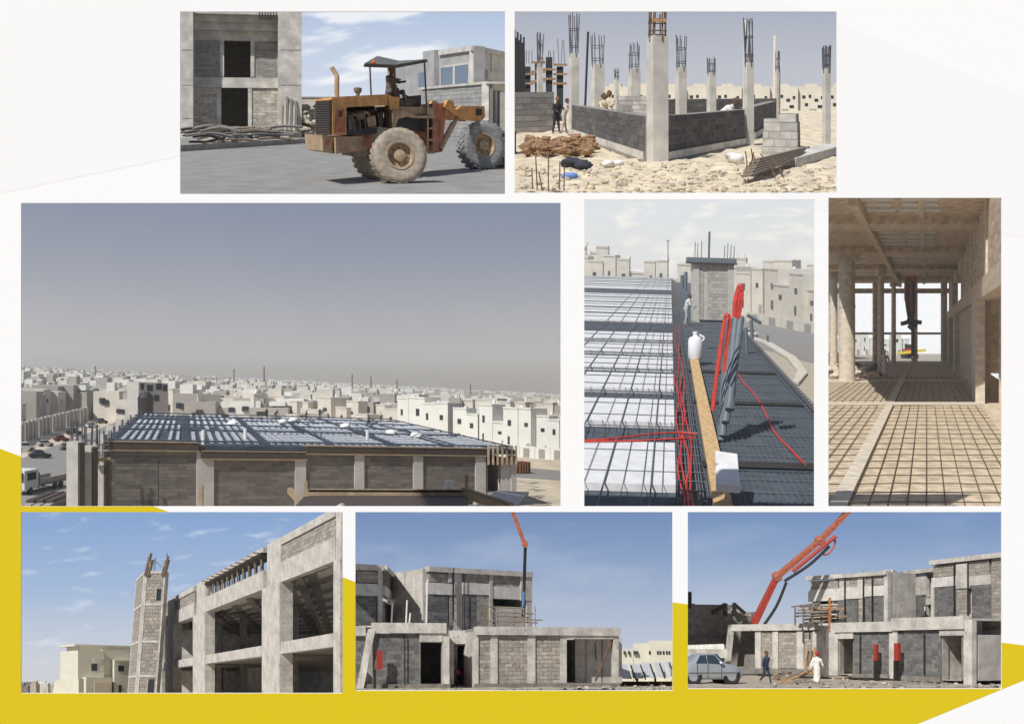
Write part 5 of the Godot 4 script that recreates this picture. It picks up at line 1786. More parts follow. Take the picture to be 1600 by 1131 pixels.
	# ---- columns in the hall
	for c in [[1324, 25, 3.5, "thick round column standing on the left of the hall floor"], [1377, 10, 4.4, "slim column in the middle of the hall"], [1397, 7, 5.4, "far slim column near the hall end"], [1303, 12, 4.6, "far column half hidden at the hall's open side"]]:
		var d: float = d0 * c[2]
		var p := G(c[0], d)
		var o := thing("hall_column", c[3], "column", p, "columns inside the hall")
		var r: float = c[1] * 0.5 * d * K / F
		st = begin()
		st.set_smooth_group(0)
		lathe(st, p, UP, [[0.0, r * 1.04], [2.0, r], [(hc + 200) * U, r * 0.96]], 24)
		done(st, "shaft", M.hall_pale, o)
		st = begin()
		box(st, p + UP * (hc + 190) * U, Vector3(r * 2.5, 72 * U, r * 2.5))
		done(st, "capital", M.hall_conc, o)
		if c[1] > 20:
			st = begin()
			lathe(st, p + UP * (hc + 270) * U * 0.55, UP, [[0.0, r * 1.03], [1.6, r * 1.03]], 24)
			done(st, "pour_ring", M.hall_conc, o)
	# ---- concrete placing pipe hanging from the ceiling
	var cp := thing("placing_pipe", "red hanging pipe frame with a black clamp and pole", "pipe", Q(1427, 560, 700))
	for b in [[1416, 433, 1416, 470], [1430, 433, 1428, 490], [1414, 433, 1432, 433], [1423, 433, 1423, 500], [1415, 445, 1430, 436]]:
		st = begin()
		bar(st, Q(b[0], b[1], 700), Q(b[2], b[3], 700), 2.0, 2.0)
		done(st, "frame_bar", M.hose_red, cp)
	st = begin()
	tube(st, [Q(1427, 440, 700), Q(1427, 556, 700)], 1.5, 8)
	done(st, "pole", M.black, cp)
	st = begin()
	tube(st, curve([Q(1418, 435, 700), Q(1418, 470, 700), Q(1422, 498, 700), Q(1424, 512, 700)], 4), 1.8, 8)
	done(st, "hose", M.black, cp)
	for b in [[1409, 506, 1424, 502], [1424, 502, 1440, 504], [1418, 500, 1432, 510], [1421, 508, 1427, 514]]:
		st = begin()
		bar(st, Q(b[0], b[1], 695), Q(b[2], b[3], 695), 3.0, 3.4)
		done(st, "clamp", M.black, cp)
	# pump lorry and barrier at the end
	var pl := thing("pump_lorry", "pump lorry standing in the bright yard at the hall end", "lorry", Q(1426, 562, 1200))
	for b in [[1417, 545, 16, 17, "cab"], [1414, 553, 22, 9, "chassis"], [1420, 538, 9, 7, "hopper"]]:
		st = begin()
		var p := Q(b[0], b[1] + b[3], 1200)
		hexa(st, p, Vector3(b[2] * 1200 * K / F, 0, 0), UP * b[3] * 1200 * K / F, Vector3(0, 0, -14))
		done(st, b[4], [M.hall_pale, M.black, M.hose_red][int(b[1]) % 3], pl)
	var br := thing("yellow_barrier", "yellow barrier bar across the yard at the hall end", "barrier", Q(1420, 551, 1150))
	st = begin()
	bar(st, Q(1403, 552, 1150), Q(1447, 547, 1150), 3.0, 3.6)
	done(st, "bar", plain("barrier_yellow", C(224, 204, 50)), br)
	for k in 4:
		var x := 1296.0 + k * 32
		villa("white house block seen through the open end of the hall", "white houses beyond the hall", x, x + 30, 1400 - k * 12, 1394 - k * 12, 30 + (k % 2) * 8, M.villa_white, 400 + k, -6.0)
	var rs := thing("red_skip", "small red skip at the open side of the hall", "skip", Q(1303, 570, 800))
	st = begin()
	hexa(st, Q(1290, 571, 800), Q(1312, 571, 800) - Q(1290, 571, 800), UP * 12, Vector3(3, 0, -12))
	done(st, "body", M.rust_red, rs)
	st = begin()
	hexa(st, Q(1289, 553, 799), Q(1313, 553, 799) - Q(1289, 553, 799), UP * 1.5, Vector3(3, 0, -13))
	done(st, "rim", M.fill_soil, rs)
	rubble("dark clutter of timber and waste on the far left floor", 1296, 1370, 576, 592, 60, 4.0, 11.0, [M.form_ply, M.hall_conc], "site_clutter")
	person("person in a long white robe walking in the hall", GR(1383, 588), 0.97 * 36 * 1.12 * 4.0 * U, 2.8, "walk", C(222, 218, 208), C(222, 218, 208), C(214, 210, 200), true)

func photo_tower() -> void:
	far = 1.28
	plot(1078, 1112, 18.0)
	sky_screen(Rect2(22, 795, 523, 300), 46.0, [C(136, 166, 209), C(152, 177, 214), C(164, 186, 217), C(188, 200, 218), C(206, 210, 217), C(208, 209, 213)], [C(232, 236, 242), 1.3, 0.02, 3.0, 0.9, 0.26], 23)
	ground_sheet("ground", M.dust, 0, 560, 17.0, 45.0, 0.02, 20, 10)
	var f := face(G(522, 18.0), G(255, 37.6))
	thing("frame_building", "concrete frame building with open bays and a block parapet", "building", G(400, 24))
	var yt := f.y(425, 848)
	var y1 := f.y(437, 880)
	var y2 := f.y(437, 911)
	var y3 := f.y(443, 1003)
	var y4 := f.y(443, 1021)
	var yp := f.y(437, 856)
	# columns, from the near end to the far end
	for c in [[526, 537, 0.35], [413, 441, 0.3], [304, 323, 0.3], [260, 273, 0.3], [246, 255, 0.3]]:
		var st := begin()
		var t0 := f.t(c[1])
		var t1 := f.t(c[0])
		var dp := 0.35 if c[0] < 500 else 0.02
		hexa(st, f.p(t0, -0.3, -dp), f.u * (t1 - t0), UP * (y2 + 0.3), f.n * (dp + 0.1))
		done(st, "column", M.conc)
		st = begin()
		var k := 0.75
		fbox(st, f, t0, lerpf(t0, t1, k), y2 + 0.002, yt, -dp * 0.85, c[2] * 0.2)
		done(st, "column_head", M.conc)
	# beams bay by bay
	var bays := [[441, 526, "panel"], [323, 413, "props"], [273, 304, "panel"], [255, 260, "none"]]
	for b in bays:
		var bd := -0.4 if b[0] < 440 else -0.2
		piece("beam", M.conc, f, b[0], b[1], y2, y1, bd, 0.05)
		piece("floor_beam", M.conc, f, b[0], b[1], y4, y3, bd, 0.05)
		if b[2] == "panel":
			piece("parapet", M.conc, f, b[0], b[1], yp + 0.06, yt - 0.01, bd + 0.05, 0.05)
			courses(f, b[0], b[1], y1, yp + 0.06, 5, 0.42, M.light_blocks, 0.0, 0.2)
		elif b[2] == "props":
			piece("parapet", M.conc, f, b[0], b[1], yp + 0.12, yt - 0.01, -0.3, 0.05)
			piece("formwork", M.black, f, b[0], b[1], yp + 0.02, yp + 0.12, -0.5, 0.12)
			for i in 11:
				var st := begin()
				var t := lerpf(f.t(b[1]), f.t(b[0]), (i + 0.5) / 11.0)
				bar(st, f.p(t, y1, 0.0), f.p(t, yp + 0.03, 0.0), 0.06, 0.06)
				done(st, "prop", M.wood_grey)
				st = begin()
				bar(st, f.p(t, y1, -0.3), f.p(t, yp + 0.03, -0.3), 0.06, 0.06)
				done(st, "prop", M.wood_grey)
				st = begin()
				bar(st, f.p(t, yp + 0.16, 0.3), f.p(t, yp + 0.1, -0.6), 0.05, 0.05)
				done(st, "joist", M.wood)
	# slabs, back walls and inner columns
	var hull := func(y: float) -> Array: return [f.p(f.t(527), y, -0.1), f.p(f.t(252), y, -0.42), Vector3(gx(262, 68.0), rise * 68.0 - drop + y, -68.0), Vector3(gx(541, 68.0), rise * 68.0 - drop + y, -68.0)]
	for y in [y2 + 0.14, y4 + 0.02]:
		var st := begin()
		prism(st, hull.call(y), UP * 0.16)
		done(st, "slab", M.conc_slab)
	var lo: Array = hull.call(-0.3)
	var st2 := begin()
	hexa(st2, lo[2], lo[3] - lo[2], UP * (y2 + 0.44), Vector3(0, 0, -0.2))
	done(st2, "back_wall", M.inner_wall)
	# ceiling: beams and rows of foam blocks
	var mid := func(s: float, w: float, y: float) -> Vector3:
		var h: Array = hull.call(y)
		var p: Vector3 = (h[0] as Vector3).lerp(h[1], s)
		var q: Vector3 = (h[3] as Vector3).lerp(h[2], s)
		return p.lerp(q, w)
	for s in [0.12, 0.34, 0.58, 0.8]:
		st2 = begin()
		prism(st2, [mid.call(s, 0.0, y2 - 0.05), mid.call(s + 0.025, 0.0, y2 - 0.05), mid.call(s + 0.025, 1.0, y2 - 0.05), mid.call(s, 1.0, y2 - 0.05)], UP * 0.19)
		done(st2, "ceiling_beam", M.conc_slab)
	for i in 11:
		for k in 9:
			var s := 0.02 + i * 0.09
			var w := 0.04 + k * 0.1
			st2 = begin()
			prism(st2, [mid.call(s, w, y2 + 0.1), mid.call(s + 0.055, w, y2 + 0.1), mid.call(s + 0.055, w + 0.045, y2 + 0.1), mid.call(s, w + 0.045, y2 + 0.1)], UP * 0.038)
			done(st2, "foam_block", M.conc)
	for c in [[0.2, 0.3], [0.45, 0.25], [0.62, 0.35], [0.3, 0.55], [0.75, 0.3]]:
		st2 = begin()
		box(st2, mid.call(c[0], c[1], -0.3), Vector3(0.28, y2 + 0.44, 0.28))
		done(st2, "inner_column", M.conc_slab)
	for c in [[0.35, 0.5], [0.62, 0.75]]:
		st2 = begin()
		var pa: Vector3 = mid.call(c[0], 0.5, -0.3)
		hexa(st2, pa, (mid.call(c[1], 0.5, -0.3) as Vector3) - pa, UP * (y4 + 0.3), Vector3(0.1, 0, -0.1))
		done(st2, "partition", M.inner_wall)
	# tower
	var fa := face(G(211, 33.6), G(243, 33.6))
	var fb := face(G(211, 33.6), G(198, 36.4))
	for x in [fa, fb]: x.up = Vector3(0.075, 1, 0)
	thing("block_tower", "tall narrow block stair tower with timber formwork on top", "tower", G(225, 34))
	var rows := [892.0, 942.0, 1000.0, 1054.0, 1090.0]
	for fc in [[fa, 211.0, 243.0], [fb, 211.0, 198.0]]:
		var ff: Face = fc[0]
		for i in 4:
			var ya := ff.y(fc[1], rows[i])
			var yb := ff.y(fc[1], rows[i + 1])
			piece("beam", M.conc, ff, fc[1], fc[2], ya - 0.14, ya, -0.3, 0.03)
			var xm: float = lerpf(fc[1], fc[2], 0.12)
			var x1: float = lerpf(fc[1], fc[2], 0.93)
			courses(ff, xm, x1, yb, ya - 0.14, 9 if i < 3 else 6, 0.3, M.light_blocks, 0.0, 0.2)
		piece("corner_post", M.conc, ff, fc[1], lerpf(fc[1], fc[2], 0.12), -0.3, ff.y(fc[1], 892), -0.25, 0.02)
		piece("corner_post", M.conc, ff, lerpf(fc[1], fc[2], 0.93), fc[2], -0.3, ff.y(fc[1], 892), -0.25, 0.02)
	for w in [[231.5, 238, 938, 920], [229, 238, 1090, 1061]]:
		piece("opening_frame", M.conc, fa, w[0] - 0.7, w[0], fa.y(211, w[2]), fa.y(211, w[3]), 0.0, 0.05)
		piece("window" if w[2] < 1000 else "door", M.glass, fa, w[0], w[1], fa.y(211, w[2]), fa.y(211, w[3]), -0.1, 0.02)  # dark panels painted for the shade inside the open holes of the tower
	body(fa, 212, 242.5, -0.3, fa.y(211, 893), 0.31, 0.25, M.conc)
	var top := fa.y(211, 892)
	for c in [[0.02, 0.75], [0.09, 0.95], [0.2, 0.6], [0.85, 0.55], [0.93, 0.78], [0.98, 0.6]]:
		var st := begin()
		bar(st, fa.p(c[0], top - 0.25, 0.05), fa.p(c[0] + 0.1, top + c[1], -0.1), 0.09, 0.12)
		done(st, "formwork_board", M.wood_grey)
	for c in [[0.0, 0.25, 0.6], [0.85, 1.0, 0.55]]:
		var st := begin()
		prism(st, [fa.p(c[0], top - 0.2, 0.03), fa.p(c[1], top - 0.2, 0.03), fa.p(c[1], top + c[2] * 0.6, 0.03), fa.p((c[0] + c[1]) / 2, top + c[2], 0.0)], fa.n * -0.08)
		done(st, "formwork_panel", M.wood)
	var sr := begin()
	for c in [0.3, 0.35, 0.88, 0.9]: tube(sr, [fa.p(c, top - 0.1, -0.3), fa.p(c + 0.02, top + 1.0 * (0.6 + c * 0.4), -0.3)], 0.012, 5)
	done(sr, "rebar", M.black)
	sr = begin()
	bar(sr, fa.p(0.35, top + 0.6, -0.1), fa.p(0.75, top + 0.2, -0.1), 0.03, 0.03)
	done(sr, "prop", M.wood_grey)
	# villas
	var fv := face(G(121, 36.0), G(206, 37.4))
	var vs := face(G(121, 36.0), G(104, 42.0))
	thing("cream_villa", "cream two storey villa beside the block tower", "villa", G(150, 37))
	for b in [[121, 162, 1016, 0.0], [162, 208, 1014, -0.3]]:
		piece("wall", M.villa, fv, b[0], b[1], -0.2, fv.y(b[0], b[2]), -2.5, b[3])
	piece("parapet", M.villa, fv, 120, 208, fv.y(121, 1009), fv.y(121, 1006), -2.5, -0.35)
	piece("wall", M.villa, fv, 130, 208, fv.y(121, 1030), fv.y(121, 1008), -2.4, -0.4)
	for w in [[142, 151, 1037, 1048], [182, 191, 1040, 1049], [145, 157, 1028, 1036]]:
		piece("window", M.glass if w[2] > 1030 else M.conc_pale, fv, w[0], w[1], fv.y(w[0], w[3]), fv.y(w[0], w[2]), -0.4, 0.02 if w[0] < 170 else 0.18)
	piece("wall", M.villa, fv, 128, 168, -0.2, fv.y(121, 1058), -0.3, 0.5)
	piece("wall", M.villa, fv, 176, 206, -0.2, fv.y(121, 1032), -0.5, 0.15)
	piece("parapet", M.villa, fv, 176, 206, fv.y(121, 1032), fv.y(121, 1030), -0.5, 0.22)
	piece("garage_door", M.wood_pale, fv, 141, 163, -0.2, fv.y(141, 1066), 0.3, 0.53)
	piece("door", M.glass, fv, 167, 174, -0.2, fv.y(167, 1066), -0.5, 0.03)
	piece("window", M.glass, fv, 183, 187, -0.2, fv.y(183, 1070), -0.5, 0.18)
	thing("garden_wall", "cream stepped garden wall with a small rooftop box", "wall", G(95, 35))
	var fw := face(G(78, 35.4), G(124, 35.0))
	var stw := begin()
	prism(stw, [fw.p(fw.t(78), -0.2), fw.p(fw.t(122), -0.2), fw.p(fw.t(122), fw.y(122, 1060)), fw.p(fw.t(93), fw.y(93, 1060)), fw.p(fw.t(84), fw.y(84, 1066))], fw.n * -0.4)
	done(stw, "wall", M.villa)
	thing("roof_box", "small cream rooftop room with one dark window", "annexe", G(112, 39))
	var fx := face(G(105, 39.5), G(124, 39.0))
	piece("wall", M.villa, fx, 106, 118, -0.2, fx.y(106, 1032), -1.0, 0)
	piece("roof", M.villa, fx, 103, 121, fx.y(106, 1057), fx.y(106, 1054), -1.0, 0.2)
	piece("window", M.glass, fx, 110, 113, fx.y(110, 1044), fx.y(110, 1040), -0.1, 0.02)
	# distant houses on the left
	for i in 26:
		var px := rng.randf_range(30, 100)
		var d := rng.randf_range(41.0, 45.0)
		var h := rng.randf_range(0.25, 0.62) + 0.35
		var o := thing("distant_house", "tiny flat roofed house on the low skyline", "house", G(px, d), "skyline houses left of the tower")
		var st := begin()
		box(st, G(px, d) - UP * 0.2, Vector3(rng.randf_range(0.2, 0.5), h + 0.5, 0.3))
		done(st, "wall", [M.villa, M.conc, M.conc_dark, M.stone_a][i % 4], o)
	var sg := thing("notice_board", "small white notice board hanging in the open ground floor bay", "board", f.p(f.t(517), 0.0, -0.3))
	var ss := begin()
	fbox(ss, f, f.t(524), f.t(513), f.y(517, 1083), f.y(517, 1061), -0.34, -0.3)
	done(ss, "panel", M.white, sg)
	for r in [1067, 1074, 1080]:
		ss = begin()
		fbox(ss, f, f.t(521), f.t(516), f.y(517, r + 2), f.y(517, r), -0.3, -0.29)
		done(ss, "mark", M.black, sg)
	far = 1.0

# a room seen through an opening in the face: floor, ceiling, three walls
func room(f: Face, x0: float, x1: float, y0: float, y1: float, depth: float, o := -0.02, called := "interior", wide := 0.6) -> void:
	var st := begin()
	var t0 := f.t(x0)
	var t1 := f.t(x1)
	var jut := f.u * (t1 - t0)
	var e := jut * 0.02
	# the passage through the wall, then the wider room behind it
	var thick := minf(depth * 0.15, 0.5)
	var a := f.p(t0, y0, o)
	var h := UP * (y1 - y0)
	hexa(st, a - e, -f.n * thick, h, e)
	hexa(st, a + jut, -f.n * thick, h, e)
	var ra := a - jut * wide - f.n * thick
	var rw := jut * (1.0 + 2.0 * wide)
	var w := -f.n * depth * 2.0
	hexa(st, ra + w, rw, h, f.n * -0.02)
	hexa(st, ra, w, h, -e)
	hexa(st, ra + rw, w, h, e)
	hexa(st, ra, rw, w, UP * -0.015)
	hexa(st, ra + h, rw, w, UP * 0.015)
	hexa(st, ra, jut * wide, h, f.n * 0.02)
	hexa(st, ra + rw - jut * wide, jut * wide, h, f.n * 0.02)
	hexa(st, a, jut, -f.n * thick, UP * -0.015)
	hexa(st, a + h, jut, -f.n * thick, UP * 0.015)
	done(st, called, M.room_wall)
# facade list: [kind, px left, px right, row top, row bottom, option]; rows are read at the left edge
func facade(f: Face, list: Array, bh := 0.115, bl := 0.24, dpt := 0.15) -> void:
	for s in list:
		var y1 := f.y(s[1], s[3])
		var y0 := f.y(s[1], s[4])
		match s[0]:
			"c": piece("column", M.conc, f, s[1], s[2], y0, y1, -dpt, dpt * 0.3)
			"b": piece("beam", M.conc, f, s[1], s[2], y0, y1, -dpt, dpt * 0.42)
			"B": piece("beam", M.conc_pale, f, s[1], s[2], y0, y1, -dpt, dpt * 0.18)
			"P": piece("parapet", M.conc, f, s[1], s[2], y0, y1, -dpt * 1.3, dpt * 0.75)
			"p": piece("plinth", M.conc_dark, f, s[1], s[2], y0, y1, -dpt, dpt * 0.5)
			"w": piece("wall_panel", M.conc, f, s[1], s[2], y0, y1, -dpt, 0.0)
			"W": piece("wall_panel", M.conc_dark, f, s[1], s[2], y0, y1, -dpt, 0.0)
			"k": courses(f, s[1], s[2], y0, y1, maxi(1, roundi((y1 - y0) / bh)), bl, M.light_blocks, 0.0, dpt)
			"g": courses(f, s[1], s[2], y0, y1, maxi(1, roundi((y1 - y0) / bh)), bl, M.grey_blocks, 0.0, dpt)
			"o": room(f, s[1], s[2], y0, y1, s[5] if s.size() > 5 else 0.9, -0.02, "interior", s[6] if s.size() > 6 else 0.12)
			"d":
				var st := begin()
				tube(st, [f.p(f.t(s[1]), y0, dpt * 0.6), f.p(f.t(s[1]), y1, dpt * 0.6)], (s[2] - s[1]) * 0.5 * -f.a.z / F, 6)
				done(st, "pipe", M.black)
			"D":
				var st := begin()
				tube(st, [f.p(f.t(s[1]), y0, dpt * 0.6), f.p(f.t(s[1]), y1, dpt * 0.6)], (s[2] - s[1]) * 0.5 * -f.a.z / F, 6)
				done(st, "pipe", M.white)
# solid body behind a face, so that nothing shows through from the side
func body(f: Face, x0: float, x1: float, y0: float, y1: float, front: float, depth: float, m: Material, called := "wall") -> void:
	var st := begin()
	fpx(st, f, x0, x1, y0, y1, -front - depth, -front)
	done(st, called, m)
func leaning(st: SurfaceTool, a: Vector3, b: Vector3, wd: float, dp: float) -> void:
	hexa(st, a - Vector3(wd / 2, 0, 0), b - a, Vector3(wd, 0, 0), Vector3(0, 0, -dp))

func rubble(label: String, x0: float, x1: float, r0: float, r1: float, n: int, s0: float, s1: float, ms: Array, called := "rubble") -> void:
	var o := thing(called, label, "rubble", GR((x0 + x1) / 2, (r0 + r1) / 2))
	var sts := []
	for m in ms: sts.append(begin())
	for i in n:
		var row := rng.randf_range(r0, r1)
		var p := GR(rng.randf_range(x0, x1), row)
		var s := rng.randf_range(s0, s1)
		lump(sts[i % ms.size()], p + UP * s * 0.2, Vector3(s * rng.randf_range(0.7, 1.6), s * rng.randf_range(0.4, 0.9), s), i + int(x0), 0.3, 4)
	for k in ms.size(): done(sts[k], "stones", ms[k], o).set_meta("kind", "stuff")

func ground_sheet(called: String, m: Material, x0: float, x1: float, d0: float, d1: float, bump: float, nx: int, nd: int, lift := 0.0, freq := 0.8, follow := true) -> void:
	var n := FastNoiseLite.new()
	n.seed = called.hash() % 1000
	n.frequency = freq
	n.fractal_octaves = 4
	var st := begin()
	st.set_smooth_group(0)
	var at := func(i: int, j: int) -> Vector3:
		var d := d0 * pow(d1 / d0, float(j) / nd)
		var p := G(lerpf(x0, x1, float(i) / nx), d, lift)
		p.y += n.get_noise_2d(p.x, p.z) * bump
		return p
	for i in nx:
		for j in nd:
			quad(st, at.call(i, j), at.call(i, j + 1), at.call(i + 1, j + 1), at.call(i + 1, j))
	setting(st, called, m)

func site_materials() -> void:
	mat("conc", C(197, 192, 184), 0.12, 2.6, 0.92, 0.035, 0.018, 5)
	mat("conc_pale", C(212, 208, 201), 0.1, 1.7, 0.92, 0.03, 0.018, 5)
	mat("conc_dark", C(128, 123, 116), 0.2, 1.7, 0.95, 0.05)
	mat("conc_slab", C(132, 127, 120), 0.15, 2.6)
	mat("room_wall", C(180, 175, 167), 0.15, 2.6)
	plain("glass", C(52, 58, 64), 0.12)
	mat("form_ply", C(74, 62, 54), 0.2, 6.0, 0.6)
	var l := []
	for i in 4: l.append(mat("light_block%d" % i, [C(163, 155, 145), C(148, 141, 132), C(174, 166, 154), C(155, 150, 143)][i], 0.16, 0.7, 0.95, 0.06))
	M.light_blocks = l
	var g := []
	for i in 4: g.append(mat("grey_block%d" % i, [C(112, 110, 108), C(98, 97, 97), C(122, 119, 115), C(106, 106, 108)][i], 0.16, 0.7, 0.95, 0.06))
	M.grey_blocks = g
	plain("black", C(34, 33, 34), 0.6)
	plain("white", C(225, 223, 218), 0.6)
	plain("red", C(158, 50, 40), 0.6)
	mat("boom_paint", C(170, 98, 74), 0.2, 0.8, 0.55)
	mat("red_boom", C(164, 62, 46), 0.15, 0.8, 0.55)
	mat("wood", C(160, 128, 92), 0.2, 0.8, 0.9, 0.05)
	mat("wood_grey", C(128, 116, 102), 0.2, 0.8, 0.9, 0.05)
	mat("dust", C(176, 164, 148), 0.16, 1.6, 1.0, 0.07)
	mat("sheet_metal", C(208, 210, 212), 0.06, 1.0, 0.5)
	mat("villa", C(220, 211, 194), 0.04, 4.0)
	mat("rust_soil", C(112, 84, 66), 0.2, 0.8)
	mat("stone_a", C(182, 170, 155), 0.15, 0.5)
	mat("stone_b", C(140, 132, 122), 0.15, 0.5)

func photo_house_hose() -> void:
	plot(1034, 1075, 22.5)
	sky_screen(Rect2(546, 795, 515, 290), 40.0, [C(118, 143, 186), C(140, 162, 198), C(170, 184, 208), C(192, 200, 214), C(200, 204, 214)], [C(200, 208, 222), 0.5, 0.009, 2.4, 0.5, 0.0], 5)
	ground_sheet("ground", M.dust, 540, 1064, 19.0, 39.0, 0.05, 30, 16)
	var fl := face(G(555, 22.3), G(703, 22.6))
	var fm := face(G(700, 24.0), G(745, 24.0))
	var fr := face(G(743, 22.8), G(968, 23.6))
	var fu := face(G(662, 25.4), G(832, 27.2))
	var fe := face(G(540, 24.2), G(598, 24.6))
	thing("house_shell", "unfinished two storey house with grey block walls under a hanging hose", "house", G(740, 24))
	# ground floor, left part
	facade(fl, [["P", 580, 697, 973, 989], ["g", 582, 655, 990, 1069], ["p", 562, 703, 1069, 1077], ["c", 691, 702, 989, 1076], ["b", 655, 691, 989, 1003],
		["o", 657, 690, 1003, 1069, 1.6, 0.6], ["W", 654, 657, 1003, 1069], ["d", 632, 634, 992, 1069], ["g", 556, 571, 994, 1070], ["P", 548, 571, 978, 993]])
	var st := begin()
	leaning(st, fl.p(fl.t(562), 0, 0.12), fl.p(fl.t(580), fl.y(580, 985), 0.12), 0.2, 0.14)
	done(st, "column", M.conc)
	# entrance
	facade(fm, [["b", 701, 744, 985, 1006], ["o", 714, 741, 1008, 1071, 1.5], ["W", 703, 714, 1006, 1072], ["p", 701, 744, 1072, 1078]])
	# ground floor, right part
	facade(fr, [["P", 742, 968, 979, 992], ["c", 742, 747, 992, 1072], ["k", 747, 766, 993, 1068], ["c", 766, 777, 992, 1071], ["k", 777, 824, 993, 1068], ["c", 824, 836, 992, 1071],
		["k", 836, 875, 993, 1068], ["c", 875, 885, 992, 1071], ["c", 958, 966, 992, 1072], ["p", 742, 968, 1068, 1076], ["b", 885, 958, 992, 998]])
	var rb := fr.back(0.75)
	facade(rb, [["o", 886, 899, 1000, 1066, 0.6], ["w", 899, 918, 996, 1068], ["c", 916, 920, 996, 1068], ["w", 920, 940, 996, 1068], ["w", 942, 972, 996, 1068]])
	st = begin()
	bar(st, fr.p(fr.t(956), fr.y(956, 1000), 0.0), fr.p(fr.t(936), fr.y(936, 1064), -0.3), 0.07, 0.05)
	bar(st, fr.p(fr.t(938), fr.y(938, 1004), -0.45), fr.p(fr.t(939), fr.y(939, 1030), -0.45), 0.03, 0.03)
	done(st, "shadow_brace", M.rust_soil)  # leaning dark bar stands in for a diagonal cast shadow
	body(fr, 743, 880, 0, fr.y(745, 982), 0.13, 1.6, M.conc)
	# roof slab over the right part
	st = begin()
	fpx(st, fr, 743, 967, fr.y(745, 986), fr.y(745, 983), -2.0, -0.16)
	fpx(st, fl, 560, 697, fl.y(580, 980), fl.y(580, 977), -2.4, -0.16)
	done(st, "roof_slab", M.conc)
	# upper floor, main block
	facade(fu, [["P", 668, 830, 885, 893], ["k", 671, 700, 895, 909], ["B", 668, 712, 910, 928], ["g", 668, 700, 928, 978], ["c", 700, 705, 893, 910], ["k", 702, 713, 928, 978],
		["d", 706, 709, 888, 968], ["w", 709, 722, 893, 1005], ["g", 724, 745, 928, 1005], ["k", 724, 745, 896, 910], ["B", 722, 766, 910, 928], ["k", 745, 764, 928, 980], ["k", 745, 764, 896, 910],
		["k", 768, 812, 898, 916], ["c", 764, 769, 893, 980], ["B", 769, 822, 916, 935], ["b", 812, 830, 896, 938], ["o", 768, 818, 935, 947, 0.6, 0.05], ["w", 768, 828, 947, 980], ["c", 822, 830, 938, 980], ["d", 723, 724.5, 896, 1005]])  # last black tube stands in for a dark groove at the pilaster edge
	body(fu, 664, 832, 0, fu.y(670, 888), 0.13 + 1.25, 1.0, M.conc)
	body(fu, 664, 768, 0, fu.y(670, 888), 0.13, 1.2, M.conc)
	body(fu, 818, 831, 0, fu.y(670, 888), 0.13, 1.2, M.conc)
	# upper floor, left wing and its receding side
	facade(fe, [["P", 545, 598, 881, 890], ["k", 558, 591, 892, 910], ["B", 548, 596, 911, 930], ["g", 548, 588, 930, 976], ["c", 590, 597, 890, 978]])
	var fs := face(fe.p(fe.t(598), 0, 0.02), G(619, 28.5))
	facade(fs, [["P", 599, 620, 884, 891], ["g", 600, 617, 893, 915], ["B", 600, 617, 915, 930], ["o", 602, 612, 940, 972, 0.15, 0.0], ["W", 612, 618, 930, 976]])
	body(fe, 548, 597, 0, fe.y(560, 884), 0.13, 1.0, M.conc)
	var ft := face(G(612, 28.6), G(672, 28.8))
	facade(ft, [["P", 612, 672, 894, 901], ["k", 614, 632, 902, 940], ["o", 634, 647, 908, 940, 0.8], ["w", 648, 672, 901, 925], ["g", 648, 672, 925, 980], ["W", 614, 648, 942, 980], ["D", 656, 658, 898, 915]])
	body(ft, 612, 633, 0, ft.y(620, 896), 0.13, 1.0, M.conc)
	body(ft, 648, 672, 0, ft.y(660, 896), 0.13, 1.0, M.conc)
	# white pipes on the lower roof
	for p in [[613, 943], [636, 938], [641, 958], [668, 905]]:
		st = begin()
		var d := 23.6
		tube(st, [Q(p[0] - 2, 978, d), Q(p[0], p[1], d)], 0.024, 8)
		done(st, "pipe", M.white)
	# timber falsework under the upper window
	var sc := thing("scaffold", "timber scaffold platform below the dark upper window of the hose house", "scaffold", Q(800, 980, 25.6))
	var d2 := 25.4
	for r in [948, 956, 962, 970]:
		st = begin()
		bar(st, Q(760 + (r % 3) * 3, r, d2), Q(840 - (r % 5) * 6, r + 3, d2 + 0.2), 0.07, 0.025)
		done(st, "plank", M.wood_grey, sc)
	for x in [763, 770, 777, 802, 818, 830, 836]:
		st = begin()
		bar(st, Q(x, 946 + (x % 4) * 2, d2 + 0.05), Q(x + 1, 978, d2 + 0.05), 0.03, 0.03)
		done(st, "post", M.wood, sc)
	st = begin()
	bar(st, Q(793, 967, d2 - 0.1), Q(848, 969, d2 - 0.2), 0.05, 0.03)
	done(st, "plank", M.wood_grey, sc)
	# pump boom tip and hose
	var bo := thing("pump_boom", "orange concrete pump boom tip with a black hose hanging into the house", "boom", Q(818, 965, 26))
	st = begin()
	bar(st, Q(800, 797, 26), Q(820, 850, 26), 0.1, 0.12)
	done(st, "boom_arm", M.boom_paint, bo)
	st = begin()
	lathe(st, Q(820, 850, 25.95), Vector3(0, 0, 1), [[-0.09, 0.0], [-0.09, 0.1], [0.09, 0.1], [0.09, 0.0]], 12)
	done(st, "elbow", M.boom_paint, bo)
	st = begin()
	tube(st, curve([Q(821, 852, 26), Q(820, 880, 26), Q(819, 920, 26), Q(818, 965, 25.6)], 5), 0.05, 8)
	done(st, "hose", M.black, bo)
	st = begin()
	tube(st, [Q(818.5, 925, 25.9), Q(817, 962, 25.7)], 0.055, 8)
	done(st, "hose_sleeve", plain("blue_sleeve", C(80, 110, 150)), bo)
	var rp := thing("marker_post", "black post with a red box in front of the left block wall", "post", fl.p(fl.t(585), 0, 0.5))
	st = begin()
	fpx(st, fl, 583, 587, 0.0, fl.y(585, 1046), 0.3, 0.36)
	done(st, "post", M.black, rp)
	st = begin()
